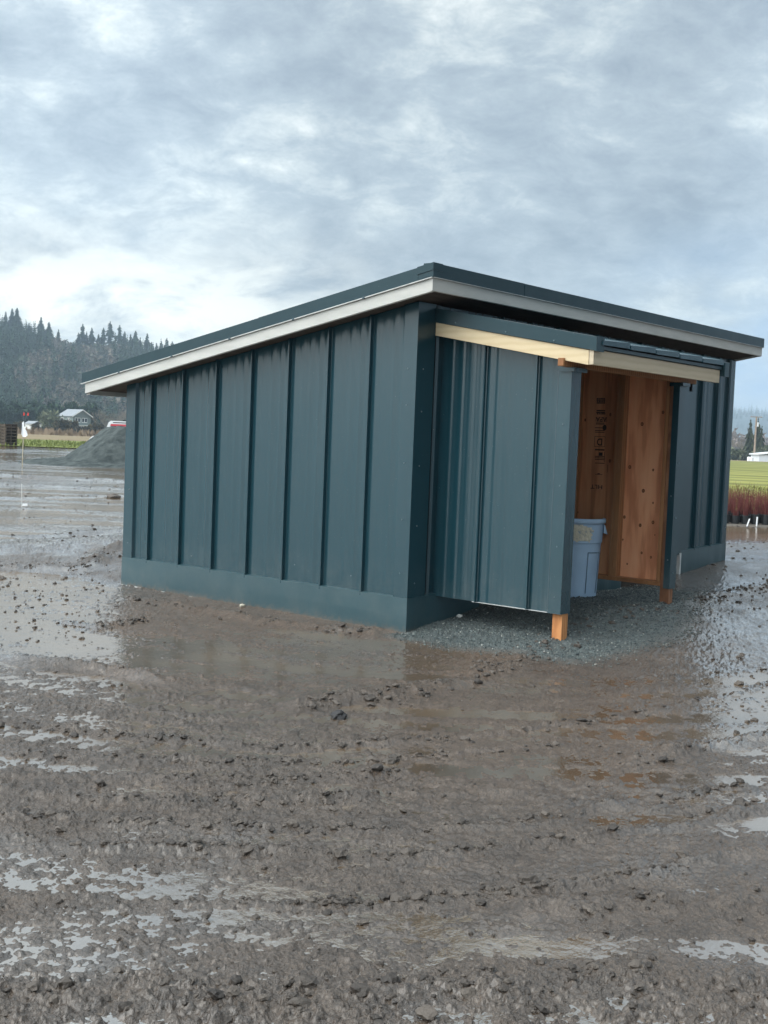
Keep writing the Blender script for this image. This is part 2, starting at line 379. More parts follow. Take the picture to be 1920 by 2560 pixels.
# near screen wall (outer skin x = .36)
siding('siding', (.36, -.0), (0, -1), (-1, 0), D-.09, zc(.292), lambda s: 2.66-.176*s, [.46, .965])
b = MB(); b.box(.372, -D+.10, .30, .384, -.002, 2.36)
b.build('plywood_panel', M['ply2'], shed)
b = MB(); b.box(.347, -D+.11, .2865, .372, -.42, .2905); b.build('trim_hem', M['galv'], shed)
for yy in (-.40, -.80): 
    b = MB(); b.box(.386, yy-.02, .34, .47, yy+.02, 2.3); b.build('stud', M['stud'], shed)
b = MB(); b.box(.386, -D+.10, .300, .47, -.01, .338); b.build('bottom_plate', M['stud'], shed)
def post(x0, x1, y0, zg, ztp, m):
    b = MB(); b.box(x0, y0, zg, x1, y0+.089, ztp); return b.build('post', M[m], shed, bevel=.004)
post(.372, .461, -D+.008, -.1, 2.21, 'post')
post(2.204, 2.290, -D+.008, .02, 2.21, 'post_dark')
def ptrim(xa, xb, z0, z1, legl, legr):
    b = MB(); y = -D
    P = [(xa+.004, y+legl+.002), (xa, y+legl), (xa, y), (xb, y), (xb, y+legr)]
    if xa < 1: P = [(xa+.02, y+legl+.006), (xa, y+legl)]+P[2:]
    for (ax, ay), (bx, by) in zip(P[:-1], P[1:]):
        b.quad((ax, ay, z0), (bx, by, z0), (bx, by, z1), (ax, ay, z1))
    return b.build('post_trim', M['teal_trim'], shed)
ptrim(.328, .472, .288, 2.205, .115, .02)
b = MB(); b.box(.331, -D+.118, .29, .3335, -D+.126, 2.2); b.build('trim_seam', M['dark_trim'], shed)
ptrim(2.196, 2.318, .358, 2.205, .062, .14)
b = MB(); b.box(.30, -D-.035, 2.19, .50, -D+.10, 2.222); b.build('post_cap', M['teal_trim'], shed)
b = MB(); b.box(2.19, -D-.03, 2.19, 2.34, -D+.10, 2.222); b.build('post_cap', M['teal_trim'], shed)
b = MB(); b.box(2.425, -D+.0, 2.155, 2.445, -D+.02, 2.225); b.build('bracket', M['black'], shed)
b = MB(); b.box(.175, -1.30, 2.224, 2.50, -1.25, 2.285); b.build('header_beam', M['stud'], shed, bevel=.003)
# far screen wall seen from inside: studs towards the camera, sheathing behind, steel outside
b = MB(); b.box(2.205, -.735, .415, 2.292, -.695, 2.40); b.box(2.205, -.693, .415, 2.292, -.655, 2.40); b.build('stud', M['stud'], shed, bevel=.002)
b = MB(); b.box(2.205, -1.186, .415, 2.292, -1.150, 2.40); b.build('stud', M['stud'], shed, bevel=.002)
b = MB(); b.box(2.205, -.245, .415, 2.292, -.207, 2.40); b.build('stud', M['stud'], shed, bevel=.002)
b = MB(); b.box(2.203, -D+.1, .375, 2.293, -.01, .413); b.build('bottom_plate', M['stud'], shed, bevel=.002)
siding('siding', (2.318, -D+.06), (0, 1), (1, 0), D-.065, zc(.36), lambda s: 2.45+.176*s, [.1, .55, 1.0])
# knots on the pale sheet (photo positions brought onto the sheet)
def onx(px, py, X):
    d = ray(px, py); return CAM+d*((X-CAM[0])/d[0])
b = MB(); b.box(2.295, -D+.09, .38, 2.307, -.005, 2.45, 2)
for kx, ky, kr in ((770, 634, 13), (677, 958, 13), (853, 980, 9), (779, 1137, 13), (852, 1228, 7), (636, 1335, 11), (755, 1397, 12), (852, 1375, 12), (836, 1638, 9), (766, 1605, 9), (624, 1505, 7), (928, 545, 11), (866, 1470, 5), (657, 1688, 7)):
    p = onx(1350+kx/3.016, 850+ky/3.016, 2.2935); r = kr/3.016/265
    b.disc((2.2935, p[1], p[2]), (-1, 0, 0), r*.95, r*1.15, 14, 0); b.disc((2.2928, p[1]+r*.1, p[2]), (-1, 0, 0), r*.5, r*.62, 10, 1)
ply = b.build('plywood_panel', [M['knot'], M['knot_core'], M['ply']], shed)
b = MB(); b.box(2.2925, -.625, .382, 2.2948, -.006, 2.42, 1)
for kx, ky, kr in ((341, 603, 8), (531, 562, 9), (527, 912, 10), (286, 1300, 5)):
    p = onx(1350+kx/3.016, 850+ky/3.016, 2.291); r = kr/3.016/265
    b.disc((2.291, p[1], p[2]), (-1, 0, 0), r, r*1.5, 12, 0)
p0_, p1_ = onx(1350+510/3.016, 850+940/3.016, 2.291), onx(1350+508/3.016, 850+1000/3.016, 2.291)
b.quad((2.291, p0_[1]-.003, p1_[2]), (2.291, p0_[1]+.003, p1_[2]), (2.291, p0_[1]+.003, p0_[2]), (2.291, p0_[1]-.003, p0_[2]))
sheet2 = b
# grade stamp, upside down as on the sheet
SX = 2.2912
def stamp_text(txt, size, yc, zc_, flip=True, squash=1.):
    cu = bpy.data.curves.new('t', 'FONT'); cu.body = txt; cu.size = size; cu.align_x = 'CENTER'; cu.align_y = 'CENTER'; cu.offset = size*.02
    to = bpy.data.objects.new('t', cu); COL.objects.link(to); bpy.context.view_layer.update()
    me = bpy.data.meshes.new_from_object(to.evaluated_get(bpy.context.evaluated_depsgraph_get()))
    V = np.array([v.co[:] for v in me.vertices]); Fc = [tuple(p.vertices) for p in me.polygons]
    bpy.data.objects.remove(to); bpy.data.curves.remove(cu); bpy.data.meshes.remove(me)
    g = -1 if flip else 1
    # text x runs to the viewer's right (world -Y), text y up
    return [(SX, yc-g*v[0]*squash, zc_+g*v[1]) for v in V], Fc
sb = MB()
def addt(*a, **k):
    V, Fc = stamp_text(*a, **k); i = len(sb.v); sb.v += V
    for f in Fc: sb.f.append(tuple(i+q for q in f)); sb.mi.append(0)
def bar(y0, y1, z0, z1): sb.quad((SX, y0, z0), (SX, y1, z0), (SX, y1, z1), (SX, y0, z1))
def spt(zx, zy):                                   # zoom 7 coords -> sheet
    return onx(1420+zx/5.528, 900+zy/5.528, SX)
def frame(zx0, zy0, zx1, zy1, t=.004):
    a, c = spt(zx0, (zy0+zy1)/2), spt(zx1, (zy0+zy1)/2); tt, bb = spt((zx0+zx1)/2, zy0), spt((zx0+zx1)/2, zy1)
    y0, y1, z0, z1 = a[1], c[1], bb[2], tt[2]
    bar(y1, y0, z1-t, z1); bar(y1, y0, z0, z0+t); bar(y1, y1+t, z0, z1); bar(y0-t, y0, z0, z1)
    return y0, y1, z0, z1
y0, y1, z0, z1 = frame(364, 1055, 512, 1200)
addt('D', (z1-z0)*.95, (y0+y1)/2, (z0+z1)/2, squash=.9)
p = spt(460, 818); addt('APA', .062, p[1], p[2], squash=1.0)
y0, y1, z0, z1 = frame(385, 790, 535, 850, .003)
for zy in (868, 884, 935, 972, 995, 1232, 1243, 1330, 1350, 1372, 1422):
    a = spt(385 if zy < 900 else 372, zy); c = spt(505, zy); bar(c[1], a[1], a[2]-.004, a[2]+.003)
a, c = spt(425, 1300), spt(478, 1300); bar(c[1], a[1], a[2]-.016, a[2]+.016)
a, c = spt(500, 1340), spt(505, 1340); bar(c[1]-.001, a[1], a[2]-.05, a[2]+.05)
p = spt(505, 935); sb.disc((SX, p[1], p[2]), (-1, 0, 0), .022, .028, 12)
for zy in (535, 555, 575, 595, 700, 725, 745):
    for zx in (410, 440, 470, 500):
        a = spt(zx, zy); w = .008+.006*random.random(); bar(a[1]-w, a[1]+w, a[2]-.005, a[2]+.006)
p = spt(395, 1750); addt('HLT', .055, p[1]+.0, p[2], squash=1.3)
p = spt(425, 1582); bar(p[1]-.04, p[1]+.04, p[2]-.002, p[2]+.003); bar(p[1]-.012, p[1]+.015, p[2], p[2]+.012)
k0 = len(sheet2.v); sheet2.v += sb.v; sheet2.f += [tuple(q+k0 for q in f_) for f_ in sb.f]; sheet2.mi += [2]*len(sb.f)
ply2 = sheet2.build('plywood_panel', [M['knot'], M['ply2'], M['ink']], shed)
ply2['label'] = 'darker striped plywood sheet with a printed grade stamp'
# canopy: rake side x = .2, eave at y = -1.51
def cz(y): return 2.722+(y)*.178             # top line of the canopy roof
b = MB(); ya, yb = -.035, -1.575
b.hexa([(.186, yb, cz(yb)-.108), (.26, yb, cz(yb)-.108), (.26, ya, cz(ya)-.118), (.186, ya, cz(ya)-.118)],
       [(.186, yb, cz(yb)), (.26, yb, cz(yb)), (.26, ya, cz(ya)), (.186, ya, cz(ya))])
ct = b.build('canopy_rake_trim', M['roof_trim'], shed, bevel=.003)
b = MB(); b.box(.183, yb-.002, cz(yb)-.11, .30, yb+.012, cz(yb)+.002); b.build('canopy_trim_end', M['roof_trim'], shed)
b = MB(); ya, yb = -.036, -1.505
b.hexa([(.200, yb, cz(yb)-.224), (.236, yb, cz(yb)-.224), (.236, ya, cz(ya)-.226), (.200, ya, cz(ya)-.226)],
       [(.200, yb, cz(yb)-.112), (.236, yb, cz(yb)-.112), (.236, ya, cz(ya)-.119), (.200, ya, cz(ya)-.119)])
o_ = b.build('canopy_fascia', M['pine'], shed, bevel=.002); o_['label'] = 'cream pine board under the green rake trim'
b = MB(); b.box(.203, -1.545, 2.234, 2.442, -1.508, 2.346)
b.box(2.4422, -1.543, 2.236, 2.446, -1.510, 2.344, 1)
o_ = b.build('canopy_fascia', [M['pine_grey'], M['post']], shed, bevel=.0015); o_['label'] = 'greyer pine board along the canopy eave'
b = MB(); b.box(.27, -1.560, 2.352, 2.53, -1.50, 2.378); b.build('drip_edge', M['dark_trim'], shed)
# roof deck boards + underside
b = MB(); ya, yb = -.036, -1.50
b.hexa([(.24, yb, cz(yb)-.10), (2.43, yb, cz(yb)-.10), (2.43, ya, cz(ya)-.10), (.24, ya, cz(ya)-.10)],
       [(.24, yb, cz(yb)-.055), (2.43, yb, cz(yb)-.055), (2.43, ya, cz(ya)-.055), (.24, ya, cz(ya)-.055)])
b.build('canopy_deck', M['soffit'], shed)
for xx in (.8, 1.4, 2.0):
    b = MB(); b.hexa([(xx, -1.5, cz(-1.5)-.22), (xx+.04, -1.5, cz(-1.5)-.22), (xx+.04, -.04, cz(-.04)-.22), (xx, -.04, cz(-.04)-.22)],
           [(xx, -1.5, cz(-1.5)-.102), (xx+.04, -1.5, cz(-1.5)-.102), (xx+.04, -.04, cz(-.04)-.102), (xx, -.04, cz(-.04)-.102)])
    b.build('rafter', M['stud'], shed)
# canopy sheets: each pan has its own folded eave piece; the trim that would cover them is missing
edges = [.262, .70, 1.13, 1.56, 2.0, 2.44]
for xa, xb in zip(edges[:-1], edges[1:]):
    b = MB(); ya, yb = -.04, -1.585
    za, zb_ = cz(ya), cz(yb)
    b.hexa([(xa+.004, yb, zb_-.056), (xb-.012, yb, zb_-.050), (xb-.012, ya, za-.05), (xa+.004, ya, za-.05)],
           [(xa+.004, yb, zb_-.022), (xb-.012, yb, zb_-.006), (xb-.012, ya, za-.03), (xa+.004, ya, za-.036)])
    b.hexa([(xb-.012, yb+.02, zb_-.05), (xb-.0, yb+.02, zb_-.05), (xb-.0, ya, za-.05), (xb-.012, ya, za-.05)],
           [(xb-.012, yb+.02, zb_+.002), (xb-.0, yb+.02, zb_+.002), (xb-.0, ya, za), (xb-.012, ya, za)])
    b.build('canopy_panel', M['teal'], shed)
b = MB(); ya, yb = -.04, -1.59
b.hexa([(2.45, yb, cz(yb)-.15), (2.545, yb, cz(yb)-.15), (2.545, ya, cz(ya)-.15), (2.45, ya, cz(ya)-.15)],
       [(2.45, yb, cz(yb)-.02), (2.545, yb, cz(yb)-.02), (2.545, ya, cz(ya)-.02), (2.45, ya, cz(ya)-.02)])
b.build('canopy_rake_trim', M['roof_trim'], shed, bevel=.004)
# vent strip above the canopy: light closure pieces in the gap
for xx in (1.15, 1.75, 2.3, 2.85, 3.5, 4.1):
    b = MB(); b.box(xx, -.05, 2.60, xx+.26, -.036, 2.70); b.build('closure_piece', M['galv' if xx < 0 else 'teal_trim'], shed)
# screws
def screws(pts, n, r=.0042):
    for p in pts:
        b = MB(); q = Vector(p); nn = Vector(n)
        b.tube(q, q+nn*.003, r*1.5, n=10); b.tube(q+nn*.003, q+nn*.007, r, r*.8, n=6)
        b.build('screw', M['screw'], shed)
screws([(-.034, .055, z) for z in (.5, .95, 1.42, 1.9, 2.2)], (-1, 0, 0))
screws([(.055, -.034, z) for z in (.42, .9, 1.4, 1.85, 2.2)], (0, -1, 0))
screws([(-.034, LA-.05, z) for z in (.45, 1.0, 1.6)], (-1, 0, 0))
screws([(.328, -D+.06, z) for z in (.42, .82, 1.3, 1.78)], (-1, 0, 0))
screws([(2.25, -D, z) for z in (.5, 1.0, 1.5)], (0, -1, 0)); screws([(2.196, -D+.03, z) for z in (.62, 1.2)], (-1, 0, 0))
screws([(.186, y, cz(y)-.09) for y in (-.25, -.75, -1.2)], (-1, 0, 0))
screws([(LC, -.034, z) for z in (.7, 1.5, 2.5)], (0, -1, 0))
screws([(-.002, y, z) for y, z in ((.62, .42), (1.3, .45), (2.7, .4))], (-1, 0, 0), .004)

# ================================================================== TRASH CAN
def ground_base(X, Y):
    g = .20*sstep(-.35, 2.0, X)*sstep(-3.0, -.9, Y)*(1-sstep(9, 14, X))*(1-sstep(6, 9, Y))
    g = g+.10*sstep(4.8, 6.6, X)*np.exp(-((Y+.3)/1.6)**2)*(1-sstep(9, 13, X))
    g = g-.09*np.exp(-((X-3.3)/1.1)**2-((Y-.1)/.7)**2)
    return g
cp = onz(1430, 1501, .150)
canc = noisy('can_plastic', (.33, .47, .63), (.40, .56, .72), 5, .45, .4, bump=.05)
t = NT(canc); t.n.remove(t.n['Bump']) if 'Bump' in t.n else None
can = empty('trash_can', (cp[0], cp[1], float(ground_base(cp[0], cp[1]))-.003), 0, 'light blue-grey plastic trash can with pale residue near the rim, behind the near entry post', 'trash can')
b = MB(); b.lathe([(.0, .004), (.17, .004), (.195, .012), (.215, .03), (.237, .46), (.240, .475), (.246, .48), (.254, .655), (.248, .655), (.232, .48), (.19, .03), (0, .03)], 48)
b.build('body', canc, can, True).data.set_sharp_from_angle(angle=math.radians(40))
b = MB(); b.lathe([(.2545, .640), (.268, .640), (.272, .648), (.272, .672), (.266, .680), (.254, .680), (.248, .672), (.2485, .640)], 48); b.build('rim', canc, can, True)
vdir = math.atan2(CAM[1]-cp[1], CAM[0]-cp[0])      # towards the photograph side
for sg in (-1, 1):
    a = vdir+sg*1.62; c, s_ = math.cos(a), math.sin(a)
    b = MB()
    def hp(r, w, z): return (c*r-s_*w, s_*r+c*w, z)
    b.hexa([hp(.25, -.07, .56), hp(.285, -.06, .545), hp(.285, .06, .545), hp(.25, .07, .56)][::sg] if False else [hp(.25, -.07, .56), hp(.29, -.055, .548), hp(.29, .055, .548), hp(.25, .07, .56)],
           [hp(.252, -.075, .632), hp(.262, -.06, .628), hp(.262, .06, .628), hp(.252, .075, .632)])
    b.build('handle', canc, can, bevel=.006)
b = MB()                                         # raised vertical bead panels
for a0_, a1_ in ((-.9, -.28), (.55, 1.2), (1.9, 2.6), (3.2, 3.9), (4.5, 5.1)):
    for a in (a0_, a1_):
        aa = vdir+a; b.tube((.2185*math.cos(aa), .2185*math.sin(aa), .06), (.2375*math.cos(aa), .2375*math.sin(aa), .40), .0045, n=6)
    for k in range(8):
        q0, q1 = vdir+a0_+(a1_-a0_)*k/8, vdir+a0_+(a1_-a0_)*(k+1)/8
        b.tube((.2375*math.cos(q0), .2375*math.sin(q0), .40), (.2375*math.cos(q1), .2375*math.sin(q1), .40), .0045, n=6)
b.build('moulded_rib', mat('can_rib', (.16, .24, .33), .5), can, True)
can.scale = (1.03, 1.03, 1.13)
res = mat('label_residue', (.6, .58, .5), .9, .1); t = NT(res)
f = t.noise(t.coord(), 34, 4, .6); t.l(t.ramp(f, [(.35, (.32, .36, .38)), (.45, (.58, .54, .42)), (.7, (.74, .70, .58))]), t.b.inputs['Base Color']); t.bump(f, .8, .01)
V = []; Fc = []; na, nz = 26, 14
for i in range(na+1):
    for j in range(nz+1):
        a = vdir-.55+1.25*i/na; z = .487+.145*j/nz; r = .2475+(z-.48)*.045+.003+.002*float(vn(np.array(i*.9), np.array(j*.9), 3)); V.append((r*math.cos(a), r*math.sin(a), z))
for i in range(na):
    for j in range(nz):
        u, v = (i+.5)/na*2-1, (j+.5)/nz*2-1
        if abs(u)**3+abs(v)**3+.45*float(vn(np.array(i*.5), np.array(j*.7), 8)) < .8:
            q = i*(nz+1)+j; Fc.append((q, q+nz+1, q+nz+2, q+1))
npmesh('label_residue', V, Fc, res, can, True)

# ================================================================== GROUND
mud = mat('mud', (.1, .085, .07), .4, .6); t = NT(mud)
v1 = t.coord((1, 1, 1))
big = t.noise(v1, .55, 4, .6); mid = t.noise(v1, 5, 5, .65); fin = t.noise(v1, 46, 4, .7)
c = t.mix(t.ramp(mid, [(.3, (0,)*3), (.7, (1,)*3)]), (.046, .033, .024), (.118, .088, .066))
c = t.mix(t.attr('brown'), c, t.mix(mid, (.090, .058, .038), (.150, .102, .068)))
c = t.mix(t.attr('gravel'), c, t.mix(t.ramp(t.noise(v1, 70, 3, .7), [(.35, (0,)*3), (.65, (1,)*3)]), (.040, .055, .055), (.125, .150, .150)))
c = t.mix(t.math('MULTIPLY', t.ramp(fin, [(.3, (1,)*3), (.55, (0,)*3)]), .7), c, (.024, .018, .014))  # shade of the fine crevices painted into the mud colour
t.l(c, t.b.inputs['Base Color'])
wet = t.attr('wet')
r = t.math('ADD', t.ramp(mid, [(.35, (.15,)*3), (.7, (.30,)*3)]), t.math('MULTIPLY', wet, -.12))
r = t.math('ADD', r, t.math('MULTIPLY', t.attr('gravel'), .3))
t.l(r, t.b.inputs['Roughness'])
t.l(t.math('MULTIPLY', t.math('ADD', t.math('MULTIPLY', wet, .80), .11), t.math('SUBTRACT', 1., t.attr('gravel'))), t.b.inputs['Coat Weight']); t.b.inputs['Coat Roughness'].default_value = .17; t.b.inputs['Coat IOR'].default_value = 2.1
t.bump(t.math('ADD', fin, t.math('MULTIPLY', t.noise(v1, 130, 3, .7), .8)), 1., .014)
water = mat('muddy_water', (.19, .155, .115), .07, .9); t = NT(water)
v1 = t.coord(); t.l(t.ramp(t.noise(v1, 1.3, 4), [(.35, (.085, .060, .040)), (.65, (.145, .104, .070))]), t.b.inputs['Base Color'])
t.b.inputs['Roughness'].default_value = .6; t.b.inputs['Specular IOR Level'].default_value = 0.
gl = t.add('ShaderNodeBsdfGlossy'); gl.inputs['Roughness'].default_value = .07; gl.inputs['Color'].default_value = (.97, .95, .92, 1)
bp = t.add('ShaderNodeBump', i_Strength=.45, i_Distance=.012); t.l(t.noise(v1, 6, 6, .65), bp.inputs['Height']); t.l(bp.outputs[0], gl.inputs['Normal'])
fr = t.add('ShaderNodeFresnel', i_IOR=7.5); mx = t.add('ShaderNodeMixShader'); t.l(fr.outputs[0], mx.inputs[0]); t.l(t.b.outputs[0], mx.inputs[1]); t.l(gl.outputs[0], mx.inputs[2])
t.l(mx.outputs[0], t.n['Material Output'].inputs['Surface'])
NC, NR = 1320, 1040
az0, az1 = -620, 2520
pxs = np.linspace(az0, az1, NC)
azd = np.array([far(p, 1.)[:2]-CAM[:2] for p in (az0, az1)])
A0, A1 = math.atan2(azd[0][1], azd[0][0]), math.atan2(azd[1][1], azd[1][0])
az = np.linspace(A0, A1, NC)
dep = np.linspace(math.radians(31), math.radians(.62), NR); rad = 1.6/np.tan(dep)
AZ, RD = np.meshgrid(az, rad)
GX, GY = CAM[0]+np.cos(AZ)*RD, CAM[1]+np.sin(AZ)*RD
PX, PY = proj(GX, GY, np.zeros_like(GX))
wob = fbm(GX*.9, GY*.9, 5, 3); wob2 = fbm(GX*2.5, GY*2.5, 15, 3)
px, py = PX+wob*40, PY+wob2*np.clip((PY-1080)*.05, 2, 26)
# share of standing water
W = np.full(GX.shape, .085)+.10*sstep(1900, 2100, py)
def put(m, v):
    global W
    W = W*(1-m)+v*m
put(1-sstep(1690, 1760, py), .38)
put(box(px, py, -900, 330, 1100, 1640, 25, 14), .93)
put(box(px, py, -900, 330, 1080, 1385, 25, 14), .70)
put(box(px, py, -900, 150, 1190, 1205, 80, 4), .15)
put(box(px, py, -900, 120, 1285, 1318, 120, 8), .25)
put(box(px, py, -900, 330, 1404, 1432, 60, 9)*sstep(-.6, .3, wob), .05)
put(box(px, py, 300, 480, 1380, 1500, 60, 20), .2)
put(box(px, py, 330, 1180, 1590, 1705, 60, 14), .66)
put(box(px, py, 300, 1100, 1480, 1590, 90, 10), .12)
put(box(px, py, 1780, 3000, 1300, 1390, 20, 8), .75)
put(box(px, py, 1650, 3000, 1395, 1470, 40, 10), .30)
put(box(px, py, 1620, 3000, 1480, 1520, 40, 10), .55)
put(box(px, py, 1745, 3000, 1560, 1880, 45, 16), .80)
put(box(px, py, 1130, 1740, 1580, 1700, 60, 20), .06)
put(box(px, py, 800, 1600, 1790, 1930, 140, 30), .13)
put(box(px, py, 1480, 3000, 1960, 2200, 140, 50), .33)
put(box(px, py, -900, 620, 2070, 2230, 120, 40), .34)
put(box(px, py, -900, 1100, 2280, 2440, 160, 40), .38)
put(box(px, py, 1000, 3000, 2250, 2420, 160, 40), .30)
put(box(px, py, -900, 700, 1700, 2040, 120, 20), .14)
edge = sstep(az0+30, az0+330, PX)*(1-sstep(az1-330, az1-30, PX))
put(1-edge, .05)
# rough clods / smooth slurry
RO = np.full(GX.shape, .68)*(1-.55*sstep(8, 20, RD))
def putr(m, v):
    global RO
    RO = RO*(1-m)+v*m
putr(box(px, py, -900, 800, 1650, 2120, 200, 25), .85)
putr(box(px, py, 330, 1180, 1590, 1700, 60, 16), .62)
putr(box(px, py, -900, 335, 1380, 1640, 20, 10), .80)
putr(box(px, py, -900, 400, 1000, 1385, 20, 14), .15)
putr(box(px, py, 1740, 3000, 1500, 1900, 40, 10), .6)
putr(box(px, py, 1500, 3000, 1000, 1480, 40, 10), .3)
putr(box(px, py, 650, 1760, 1640, 2120, 160, 60), .66)
putr(box(px, py, 950, 1560, 1760, 1930, 120, 25), .5)
putr(box(px, py, 1200, 3000, 1390, 1500, 60, 20), .35)
putr(box(px, py, -900, 3000, 2440, 2700, 60, 20), .95)
putr(box(px, py, 1050, 3000, 1960, 2430, 160, 40), .50)
RIDGE = np.zeros(GX.shape)
def ridge(pts, w, h, sd=0):
    global RIDGE, W
    P = [onz(a, b)[:2] for a, b in pts]
    dmin = np.full(GX.shape, 1e9)
    xx = GX+.10*vn(GX*2, GY*2, 60+sd); yy = GY+.10*vn(GX*2, GY*2, 61+sd)
    for a, b_ in zip(P[:-1], P[1:]):
        d = b_-a; L2 = d@d; tt = np.clip(((xx-a[0])*d[0]+(yy-a[1])*d[1])/L2, 0, 1)
        dmin = np.minimum(dmin, np.hypot(xx-a[0]-tt*d[0], yy-a[1]-tt*d[1]))
    g = np.exp(-(dmin/w)**2)*(.55+.6*np.clip(fbm(GX*3, GY*3, 70+sd, 3)+.4, 0, 1))
    RIDGE = RIDGE+h*g
RL = [([(-300, 1620), (0, 1648), (200, 1668), (300, 1692), (420, 1712)], .11, .045),
      ([(-200, 1985), (0, 1985), (300, 2005), (640, 2010), (900, 2000)], .05, .030),
      ([(-200, 1925), (200, 1945), (640, 1955), (1000, 1940)], .06, .018),
      ([(-200, 2500), (300, 2490), (800, 2500), (1300, 2470), (1900, 2460)], .10, .022),
      ([(760, 1765), (1000, 1745), (1120, 1715), (1300, 1650), (1500, 1600), (1700, 1560), (1800, 1535), (2100, 1470)], .12, .035),
      ([(1560, 1905), (1700, 1885), (1850, 1860), (2200, 1800)], .08, .04),
      ([(980, 1990), (1200, 1985), (1400, 1995), (1550, 2010)], .06, .018),
      ([(-200, 1418), (60, 1425), (200, 1430), (330, 1388)], .12, .06),
      ([(-200, 1250), (200, 1243), (330, 1240)], .3, .04), ([(-200, 1205), (330, 1225)], .3, .05),
      ([(-200, 1332), (100, 1342), (330, 1325)], .18, .04), ([(-200, 1180), (330, 1205)], .8, .07), ([(160, 1560), (260, 1572), (370, 1550)], .06, .03),
      ([(1400, 2290), (1700, 2260), (1950, 2280)], .07, .03),
      ([(-200, 1790), (300, 1842), (700, 1868), (1200, 1850), (1600, 1785), (2000, 1690)], .035, .020),
      ([(-200, 2080), (500, 2128), (1000, 2142), (1500, 2092), (2100, 1965)], .04, .024),
      ([(-200, 2030), (500, 2070), (1000, 2082), (1500, 2036), (2100, 1915)], .03, .016),
      ([(700, 2262), (1100, 2250), (1500, 2205), (2100, 2090)], .035, .022),
      ([(-200, 1880), (400, 1905), (900, 1908), (1400, 1868)], .03, .014),
      ([(-200, 2245), (300, 2262), (900, 2262)], .03, .02),
      ([(350, 1500), (700, 1560), (960, 1590)], .12, .03), ([(1770, 1405), (2100, 1420)], .2, .05)]
for i, (p_, w_, h_) in enumerate(RL): ridge(p_, w_, h_, i)
# tyre tracks sweeping around the shed
th = np.arctan2(GY-1.5, GX-2.5); rr = np.hypot(GX-2.5, GY-1.5)
track = (np.sin(rr*5.5+wob*1.0)*.6+np.sin(rr*13+wob*1.5)*.5)*.0016*(1-sstep(7, 12, RD))+.005*fbm(th*4+wob, rr*6, 33, 4)*(1-sstep(7, 12, RD))
lon, lat = (GX*Rt[0]+GY*Rt[1]), (GX*Fh[0]+GY*Fh[1])
streak = fbm(lon*.16, lat*1.3, 31, 4)*sstep(9, 16, RD)*.006+fbm(lon*.03, lat*.22, 37, 3)*sstep(25, 45, RD)*.010
n1 = fbm(GX*16, GY*16, 1, 4, .62); n2 = fbm(GX*45, GY*45, 2, 3, .65); n3 = fbm(GX*4.2, GY*4.2, 3, 3)
bill = np.abs(vn(GX*21, GY*21, 9)); bill2 = np.abs(vn(GX*43+bill, GY*43, 10))
lump = np.clip(vn(GX*25, GY*25, 11)+.35*vn(GX*51, GY*51, 12)-.40, 0, 1)
clump = .0062*n1+.0088*n2+.0035*n3+.007*(bill-.4)+.006*(bill2-.4)+.022*lump+.0028*vn(GX*85, GY*85, 13)+.0016*vn(GX*150, GY*150, 14)
clump = clump*RO
clump = np.where(clump < -.007, -.007+(clump+.007)*.4, clump)
plat = ground_base(GX, GY)
Wp = np.clip(W+(.22*fbm(GX*3.6, GY*3.6, 91, 3)+.18*fbm(th*5, rr*6, 95, 3))*4*W*(1-W)*.8, 0, 1.05)
grav = box(px, py, 1030, 1700, 1400, 1600, 60, 22)*sstep(-1.75, -1.45, GY+.3*wob-.1*np.abs(GX-1))*sstep(-.45, -.1, GX)*(1-sstep(3.4, 4.3, GX+wob*.5))*(1-sstep(-.2, .1, GY)*(1-sstep(.3, .5, GX)))
grav = np.clip(sstep(-1.95, -1.55, GY+.25*wob+.12*np.abs(GX-1.2))*sstep(-.42, -.12, GX+.1*wob2+.12*(GY+.5))*(1-sstep(2.6, 3.9, GX+wob*.4))*sstep(-.2, .2, GY+1.85-.40*np.maximum(0, GX-1.3)), 0, 1)*(1-sstep(2, 3, GY))
_near = RD < 25
cm_, cs_ = float(clump[_near].mean()), float(clump[_near].std()); Wq = np.clip(Wp*.92+.02, .03, .93)
an_ = fbm(lon*.22, lat*1.1, 131, 4)
far_l = edge*(box(px, py, -900, 335, 1080, 1392, 20, 10)+box(px, py, 1700, 3000, 1290, 1395, 20, 8))
Wq = Wq*(1-far_l)+far_l*np.clip(.66+1.5*an_, .10, .97)
clump = clump*(1+far_l*np.where(an_ < -.05, 3.5, 0))
base = -cm_+cs_*.62*np.log((1-Wq)/Wq)
print('clump', cm_, cs_)
tyre = np.zeros(GX.shape); smooth_t = np.zeros(GX.shape)
rw = rr+.12*fbm(GX*.6, GY*.6, 52, 2)
for r_i in (3.35, 3.72, 4.75, 5.12, 5.75, 6.12, 7.0, 7.4):
    d_ = rw-r_i; g_ = np.exp(-(d_/.10)**2)*np.clip(.6+fbm(th*2.2+r_i, rw*.0+r_i, 53, 2)*1.1, 0, 1)
    tyre += g_*(-.010+.006*np.sign(np.sin(th*r_i/.075*6.283/2+np.sign(d_)*.9)))+.010*np.exp(-((np.abs(d_)-.15)/.035)**2)*(.5+.5*n1)
    smooth_t = np.maximum(smooth_t, g_)
tf = (1-sstep(9, 12, RD))*sstep(-9, -6, -np.abs(GX))
tyre = tyre*tf*np.where(py > 1740, 1, .35); clump = clump*(1-.5*smooth_t*tf)
grav = grav*(1-(GX < .05)*sstep(-.12, .05, GY))
GZ = tyre+base+RIDGE*(1+.35*n1)+clump*(1-.55*grav)+track+streak+plat
# gravel mound at the entry
GZ = GZ+grav*(.016+.018*np.exp(-((GX-.1)/.5)**2-((GY+.9)/.5)**2)+.008*vn(GX*60, GY*60, 21)+.008*vn(GX*3, GY*3, 22))
